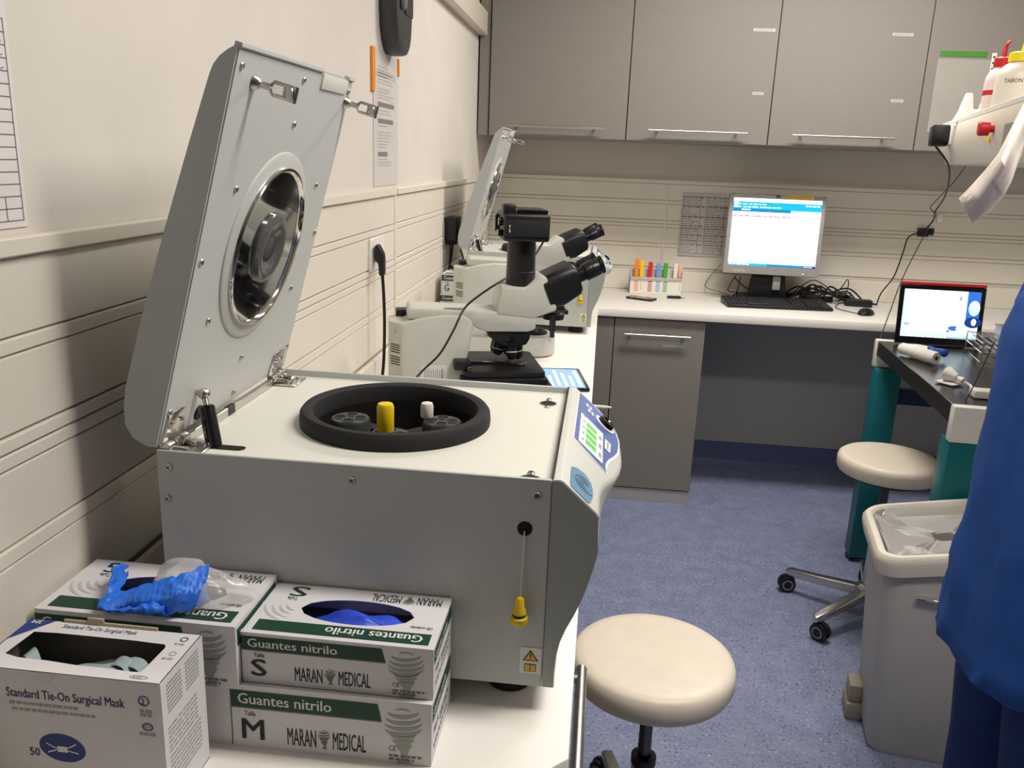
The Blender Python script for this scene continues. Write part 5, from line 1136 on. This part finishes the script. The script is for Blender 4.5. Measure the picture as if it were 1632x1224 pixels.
# ------------------------------------------------------------------ service beam with sockets, bottles
BF, BN = Vector((1.705, 3.15)), Vector((1.36, 1.66)); bd_ = (BF-BN); bl_ = bd_.length
bm_ = thing('service_beam', 'white overhead service beam with sockets and red knob', 'service beam', (BF.x, BF.y, 1.55), math.atan2(-bd_.y, -bd_.x))
# local x runs from the far end to the near end, local +y is the side away from the picture's left
ys_ = 1
b = MB(); pr = [(0, .122), (0, .058), (.03, .0), (.34, .0), (.34, .122)]
b.prism(pr, 0, bl_, lambda a, b_, d: (d, a, b_), .002); beam = b.build('housing', mat('beam_cream', '#e4dccb', .45, var=.02), bm_)
b = MB(); b.box((0, .0, .122), (bl_, .006, .135), .001, 1); b.build('ledge', WHITEP, bm_)
b = MB(); b.box((bl_-.2, .12, .122), (bl_-.1, .22, ROOM_H-1.55), .004); b.build('ceiling_column', WHITEP, bm_)
MI = bm_.matrix_basis.inverted()
def on_beam(px, py):      # point on the beam's left face
    n_ = bm_.matrix_basis.to_3x3() @ Vector((0, 1, 0)); r_ = ray(px, py); o_ = bm_.matrix_basis.translation; t_ = (o_-CAM).dot(n_)/r_.dot(n_); return MI @ (CAM+r_*t_)
FB = Matrix.Identity(4)
q = on_beam(1584, 205); b = MB(); b.lathe([(.009, 0), (.009, .008), (.017, .010), (.018, .03), (.015, .034), (.0001, .034)], q, (0, -1, 0), 22); b.build('red_knob', RED, bm_)
q = on_beam(1575, 222); b = MB(); b.box((q.x-.018, -.0012, q.z-.008), (q.x+.018, .0, q.z+.008), .0005, 1); b.build('yellow_label', YTAPE, bm_)
q = on_beam(1606, 217); b = MB(); b.box((q.x-.035, -.004, q.z-.028), (q.x+.035, .0, q.z+.028), .001, 1); b.build('socket_insert', mat('socket_grey', '#8b8a86'), bm_)
q = on_beam(1517, 215); b = MB(); b.box((q.x-.07, -.008, q.z-.03), (q.x+.05, .0, q.z+.03), .003); b.build('socket_insert', WHITEP, bm_)
q = on_beam(1497, 206); b = MB(); b.lathe([(.012, 0), (.012, .012), (.008, .016)], (q.x, 0, q.z), (0, -1, 0), 16); b.build('orange_knob', ORANGE, bm_)
q = on_beam(1515, 216); pa = bm_.matrix_basis @ Vector((q.x, -.008, q.z))
av = thing('plug_adapter', 'black plug-in adapter with a long cable on the service beam', 'adapter', pa, bm_.matrix_basis.to_euler().z)
b = MB(); b.prism([(-.045, .026), (.045, .03), (.045, -.02), (.03, -.034), (-.03, -.034), (-.04, -.02)], -.05, -.001, lambda a, b_, d: (a, d, b_), .004); b.build('case', BLACKP, av)
P0 = av.matrix_basis @ Vector((.0, -.03, -.034))
pts = [P0, at(1511, 262, 'y', 3.02), at(1512, 290, 'y', 3.2), at(1505, 315, 'y', 3.5), at(1490, 338, 'y', 3.9), at(1487, 352, 'y', 4.15), at(1470, 368, 'y', 4.22), at(1448, 378, 'y', 4.24), at(1440, 400, 'y', 4.24), at(1425, 440, 'y', 4.22), at(1405, 466, 'y', 4.18), Vector((1.885, 4.12, .914))]
b = MB(); b.tube([av.matrix_basis.inverted() @ p_ for p_ in pts], .0032, 7, 6); b.build('cable', CABLE, av)
q = MB(); q.tube([at(1538, 266, 'y', 3.0), at(1520, 290, 'y', 3.2), at(1487, 325, 'y', 3.7), at(1483, 333, 'y', 3.8), at(1492, 342, 'y', 3.9), at(1480, 362, 'y', 4.05), at(1440, 440, 'y', 3.8), at(1418, 498, 'y', 3.5), at(1402, 541, 'y', 3.34), (1.66, 3.36, .8)], .002, 6, 6); o = q.build('thin_cable', CABLE); tag(o, 'thin black cable hanging from the service beam to the steel table', 'cable')
q = MB(); q.box((-.025, -.02, -.02), (.025, .0, .02), .004); q.box((.03, -.012, -.012), (.05, .0, .02), .003); o = q.build('wall_plug', BLACKP); o.location = at(1470, 370, 'y', 4.303); tag(o, 'small black plug on the back wall to the right of the monitor', 'plug')
q = MB(); q.box((-.012, -.012, -.02), (.012, .0, .02), .003); o = q.build('wall_switch', WHITEP); o.location = at(1497, 348, 'y', 4.303); tag(o, 'small white cable box on the back wall above the black plug', 'socket')
q = MB(); q.tube([at(1586, 542, 'y', 2.55), at(1566, 585, 'y', 2.5), at(1545, 628, 'y', 2.46), at(1530, 650, 'y', 2.44)], .0016, 6, 4); o = q.build('thin_cable', CABLE); o.data.transform(Matrix.Identity(4)); tag(o, 'thin dark cable crossing the near corner of the steel table', 'cable')

def bottle(label, px, capcol, rad, hh, kcol, side=.06, ring=None):
    q = on_beam(px, 170); t = thing('wash_bottle', label, 'bottle', bm_.matrix_basis @ Vector((q.x, side, .1225)), 0, None)
    bd = mat('bottle_'+kcol[1:], kcol, .4, var=.02, trans=.15); b = MB()
    b.lathe([(rad*.9, 0), (rad, .004), (rad, hh*.66), (rad*.93, hh*.78), (rad*.7, hh*.89), (rad*.5, hh*.94), (rad*.5, hh)], (0, 0, 0), seg=32); bb_ = b.build('body', bd, t)
    b = MB(); b.lathe([(rad*.58, hh*.95), (rad*.6, hh*.96), (rad*.58, hh*1.11), (rad*.5, hh*1.13), (rad*.2, hh*1.14)], (0, 0, 0), seg=26); cp_ = b.build('cap', capcol, t)
    b = MB(); b.tube([(0, 0, hh*1.12), (.001, 0, hh*1.22), (.002, 0, hh*1.30), (.004, -.002, hh*1.38), (.010, -.004, hh*1.43)], lambda x: .007-.003*x, 8, 5); b.build('spout', capcol, t)
    if ring: b = MB(); b.lathe([(rad*1.012, hh*.42), (rad*1.012, hh*.51)], (0, 0, 0), seg=32, cap0=False, cap1=False); b.build('band', ring, t)
    return t
wb1 = bottle('white wash bottle with red cap and red band on the service beam', 1553, RED, .036, .137, '#e6d8d2', .05, RED)
wb2 = bottle('white wash bottle with yellow cap and handwriting on the service beam', 1573, mat('cap_yellow', '#f0d71c', .4, var=.04), .052, .128, '#efe8da', .06)
# handwriting curved over the bottle
tx = MB(); vs_, fs, xa, xb = text_geo('TABON 70'); r_ = .0524; k_ = .0085/.69; a0 = math.atan2(CAM.y-wb2.location.y, CAM.x-wb2.location.x)-.62
tx.add([(r_*math.cos(a0+v.x*k_/r_), r_*math.sin(a0+v.x*k_/r_), .070+v.y*k_*1.1) for v in vs_], fs); tx.build('handwriting', INK, wb2, 0)
q = on_beam(1530, 165); fk = thing('fork_holder', 'white two-pronged plastic holder on the service beam', 'holder', bm_.matrix_basis @ Vector((q.x, .05, .1225)), math.radians(8))
b = MB(); b.prism([(-.06, 0), (.06, 0), (.05, .03), (.035, .085), (.028, .087), (.018, .04), (-.012, .04), (-.02, .085), (-.028, .087), (-.045, .03)], .0, .03, lambda a, b_, d: (a, d, b_), .002); b.build('prongs', WHITEP, fk)
# white paper strip hanging over the beam
PAPS = mat('tissue_paper', '#efe6da', .85, var=.03, scale=30, bump=.2, bscale=120)
L0 = [(1700, 120), (1632, 166), (1612, 205), (1592, 245), (1572, 270), (1548, 297), (1529, 316)]; L1 = [(1700, 190), (1632, 238), (1622, 262), (1612, 290), (1600, 312), (1578, 338), (1549, 356)]
rows = []
for i, (a, c) in enumerate(zip(L0, L1)):
    y = 1.66-.015*i if i < 3 else 1.62+.012*(i-3); row = []
    for j in range(7):
        u = j/6; pxy = (a[0]+(c[0]-a[0])*u, a[1]+(c[1]-a[1])*u); row.append(at(pxy[0], pxy[1], 'y', y-.014*math.sin(PI*u*1.6)+.006*math.sin(3*i+4*u)))
    rows.append(row)
q = MB(); n_, m_ = len(rows), 7; vs_ = [p_ for r in rows for p_ in r]; vs2 = [p_+Vector((0, .003, 0)) for p_ in vs_]; fs = []
for i in range(n_-1):
    for j in range(m_-1): a = [i*m_+j, (i+1)*m_+j, (i+1)*m_+j+1, i*m_+j+1]; fs += [a, [n_*m_+k for k in a[::-1]]]
bd2 = list(range(m_))+[i*m_+m_-1 for i in range(1, n_)]+[(n_-1)*m_+j for j in range(m_-2, -1, -1)]+[i*m_ for i in range(n_-2, 0, -1)]
for i in range(len(bd2)): a, c = bd2[i], bd2[(i+1) % len(bd2)]; fs.append([a, c, n_*m_+c, n_*m_+a])
q.add(vs_+vs2, fs); o = q.build('paper_strip', PAPS, None, 60); tag(o, 'crumpled white paper strip hanging over the service beam', 'paper')

# sleeve and tape on the wall cabinet door
s0 = at(1498, 94, 'y', 3.842); f = Fr((1.893, 3.8425, 1.682), (1, 0, 0), (0, 0, 1)); k = MB(); k.box((1.893, 3.8410, 1.682), (2.10, 3.8433, 1.974), .0006, 1); o = k.build('plastic_sleeve', mat('sleeve_plastic', '#a19e96', .25, var=.03, scale=12), None); tag(o, 'empty clear plastic sleeve on the right-hand wall cabinet door', 'sleeve')
k = MB(); k.box((1.898, 3.8415, 1.983), (2.08, 3.8433, 2.004), .0005, 1); o = k.build('green_tape', mat('tape_green', '#41862f', .5, var=.1), None); tag(o, 'strip of green tape on the wall cabinet door above the sleeve', 'tape')
k = MB(); k.box((2.10, 3.840, 1.86), (2.118, 3.8433, 2.0), .0005, 1)
o = k.build('ruler_strip', WHITEP, None); tag(o, 'white narrow ruler strip on the wall cabinet door', 'ruler')
k = MB(); f = Fr((2.1, 3.8399, 1.86), (1, 0, 0), (0, 0, 1))
for i in range(6): k.rect(f, .004, .01+.022*i, .013, .017+.022*i, .0002)
k.build('marks', INK, o, 0)

# ------------------------------------------------------------------ person (facing +x, back to the worktop)
PX, PY = 1.402, 1.40
pe = thing('person', 'person in a blue tunic and navy trousers standing with back turned', 'person', (PX, PY, 0))
def skin_mesh(name, verts, edges, radii, ma, parent, sub=2):
    me = bpy.data.meshes.new(name); me.from_pydata(verts, edges, []); ob = bpy.data.objects.new(name, me); COL.objects.link(ob)
    md = ob.modifiers.new('s', 'SKIN'); md.use_smooth_shade = True
    for i, r_ in enumerate(radii): sv = me.skin_vertices[0].data[i]; sv.radius = (r_, r_) if not isinstance(r_, tuple) else r_; sv.use_root = (i == 0)
    m2 = ob.modifiers.new('u', 'SUBSURF'); m2.levels = sub; m2.render_levels = sub
    bpy.context.view_layer.update(); dg = bpy.context.evaluated_depsgraph_get(); nm = bpy.data.meshes.new_from_object(ob.evaluated_get(dg)); bpy.data.objects.remove(ob)
    nm.materials.clear(); nm.materials.append(ma); nm.polygons.foreach_set('use_smooth', [True]*len(nm.polygons))
    o2 = bpy.data.objects.new(name, nm); COL.objects.link(o2); o2.parent = parent; return o2
V = [(0, 0, .92), (0, 0, 1.08), (-.01, 0, 1.25), (-.01, 0, 1.36), (.005, 0, 1.43), (.02, 0, 1.50), (.03, 0, 1.58), (.02, 0, 1.655)]
E_ = [(i, i+1) for i in range(7)]; R_ = [.125, .115, .125, .10, .05, .062, .085, .05]
for s_ in (-1, 1):
    n0 = len(V); V += [(-.01, .15*s_, 1.33), (.02, .205*s_, 1.10), (.22, .15*s_, 1.04), (.30, .13*s_, 1.05)]; E_ += [(3, n0), (n0, n0+1), (n0+1, n0+2), (n0+2, n0+3)]; R_ += [.062, .047, .036, .030]
    w0 = n0+3
    for k, (dy, l) in enumerate(((-.03, .07), (-.01, .085), (.01, .085), (.03, .07))):
        n1 = len(V); V += [(.345, .13*s_+dy, 1.05), (.345+l*.5, .13*s_+dy*1.1, 1.045), (.345+l, .13*s_+dy*1.1, 1.025)]; E_ += [(w0, n1), (n1, n1+1), (n1+1, n1+2)]; R_ += [.012, .0095, .0085]
    n1 = len(V); V += [(.325, .13*s_-.045*s_, 1.045), (.355, .13*s_-.058*s_, 1.035)]; E_ += [(w0, n1), (n1, n1+1)]; R_ += [.011, .009]
    n2 = len(V); V += [(0, .095*s_, .84), (.01, .10*s_, .47), (-.01, .10*s_, .10), (.10, .115*s_, .045)]; E_ += [(0, n2), (n2, n2+1), (n2+1, n2+2), (n2+2, n2+3)]; R_ += [.085, .058, .042, .035]
body = skin_mesh('body', V, E_, R_, SKIN, pe)
h = MB(); h.ball((-.012, 0, 1.628), .098, 20, (1.02, .9, .95)); h.build('hair_cap', SCRUB, pe)
h = MB(); h.tube([(.108, 0, 1.60), (.128, 0, 1.565), (.115, 0, 1.555)], .011, 8, 4); h.build('nose', SKIN, pe)
for s_ in (-1, 1):
    h = MB(); h.ball((.105, .033*s_, 1.60), .010, 10); h.build('eye', mat('eye_dark', '#2a211d', .3, var=0), pe); h = MB(); h.ball((.03, .085*s_, 1.575), .022, 10, (.8, .35, 1.2)); h.build('ear', SKIN, pe)
h = MB(); h.tube([(.098, -.025, 1.525), (.108, 0, 1.522), (.098, .025, 1.525)], .006, 8, 4); h.build('mouth', mat('lips', '#a55f56', .5, var=0), pe)
def ell(cx, rx, ry, z, n=40, fold=0.0, ph=0.0, tilt=0.0):
    return [Vector((cx+rx*math.cos(a)*(1+fold*math.sin(7*a+ph)+fold*.5*math.sin(11*a-ph)), ry*math.sin(a)*(1+fold*math.sin(7*a+ph)), z+tilt*math.cos(a)+.006*fold*30*math.sin(3*a))) for a in [2*PI*k/n for k in range(n)]]
def dense(R_, k=4):
    out = []
    for a_, b_ in zip(R_, R_[1:]):
        for j in range(k): out.append([p1.lerp(p2, j/k) for p1, p2 in zip(a_, b_)])
    return out+[R_[-1]]
tu = MB(); tu.loft(dense([ell(.0, .168, .205, .712, 72, .03, .3), ell(.0, .170, .208, .706, 72, .03, .3), ell(.0, .178, .214, .714, 72, .035, .3), ell(.0, .168, .208, .85, 72, .03, .5), ell(-.002, .156, .198, 1.0, 72, .022, .8), ell(-.006, .150, .198, 1.15, 72, .016, 1.1), ell(-.012, .142, .205, 1.27, 72, .006, 1.2), ell(-.014, .125, .195, 1.325, 72), ell(-.012, .10, .165, 1.365, 72), ell(-.004, .075, .11, 1.40, 72), ell(.0, .06, .07, 1.415, 72)]), cap=False)
for i in range(len(tu.v)):
    p_ = tu.v[i]; q_ = Vector((p_.x*14, p_.y*14, p_.z*4.5)); n_ = Vector((p_.x, p_.y, 0)).normalized(); k_ = min(1, max(.15, (1.38-p_.z)*2.2))
    tu.v[i] = p_+n_*(k_*(.011*(1-2*abs(mnoise.noise(q_)))+.007*mnoise.noise(q_*2.2)-.006))
tu.build('tunic', SCRUB, pe, 60)
for s_ in (-1, 1):
    sl = MB(); c0, c1 = Vector((-.012, .15*s_, 1.34)), Vector((.012, .218*s_, 1.14)); ax = (c1-c0).normalized(); e1 = Vector((1, 0, 0)); e2 = ax.cross(e1).normalized()
    sl.loft([[c0.lerp(c1, t_)+e1*(r1*math.cos(a))+e2*(r1*.9*math.sin(a)) for a in [2*PI*k/20 for k in range(20)]] for t_, r1 in ((-.1, .07), (.2, .082), (.6, .078), (1.0, .076), (1.0, .070))], cap=False); sl.build('sleeve', SCRUB, pe, 60)
    tr = MB(); tr.loft([[Vector((cx+rx*math.cos(a)*(1+.03*math.sin(5*a)), cy*s_+rx*math.sin(a), z)) for a in [2*PI*k/22 for k in range(22)]] for cx, cy, rx, z in ((0, .09, .115, .88), (0, .095, .108, .75), (.005, .10, .088, .48), (0, .10, .078, .2), (0, .10, .08, .07), (0, .10, .072, .07))], cap=False); tr.build('trouser_leg', SCRUBD, pe, 60)
    sh_ = MB(); sh_.loft([[Vector((x, .105*s_+w_*math.cos(a), max(0.0, .035+hh*math.sin(a)))) for a in [2*PI*k/16 for k in range(16)]] for x, w_, hh in ((-.07, .02, .03), (-.055, .038, .045), (.02, .042, .05), (.09, .05, .04), (.15, .045, .03), (.18, .02, .02))]); sh_.build('shoe', WHITEP, pe)
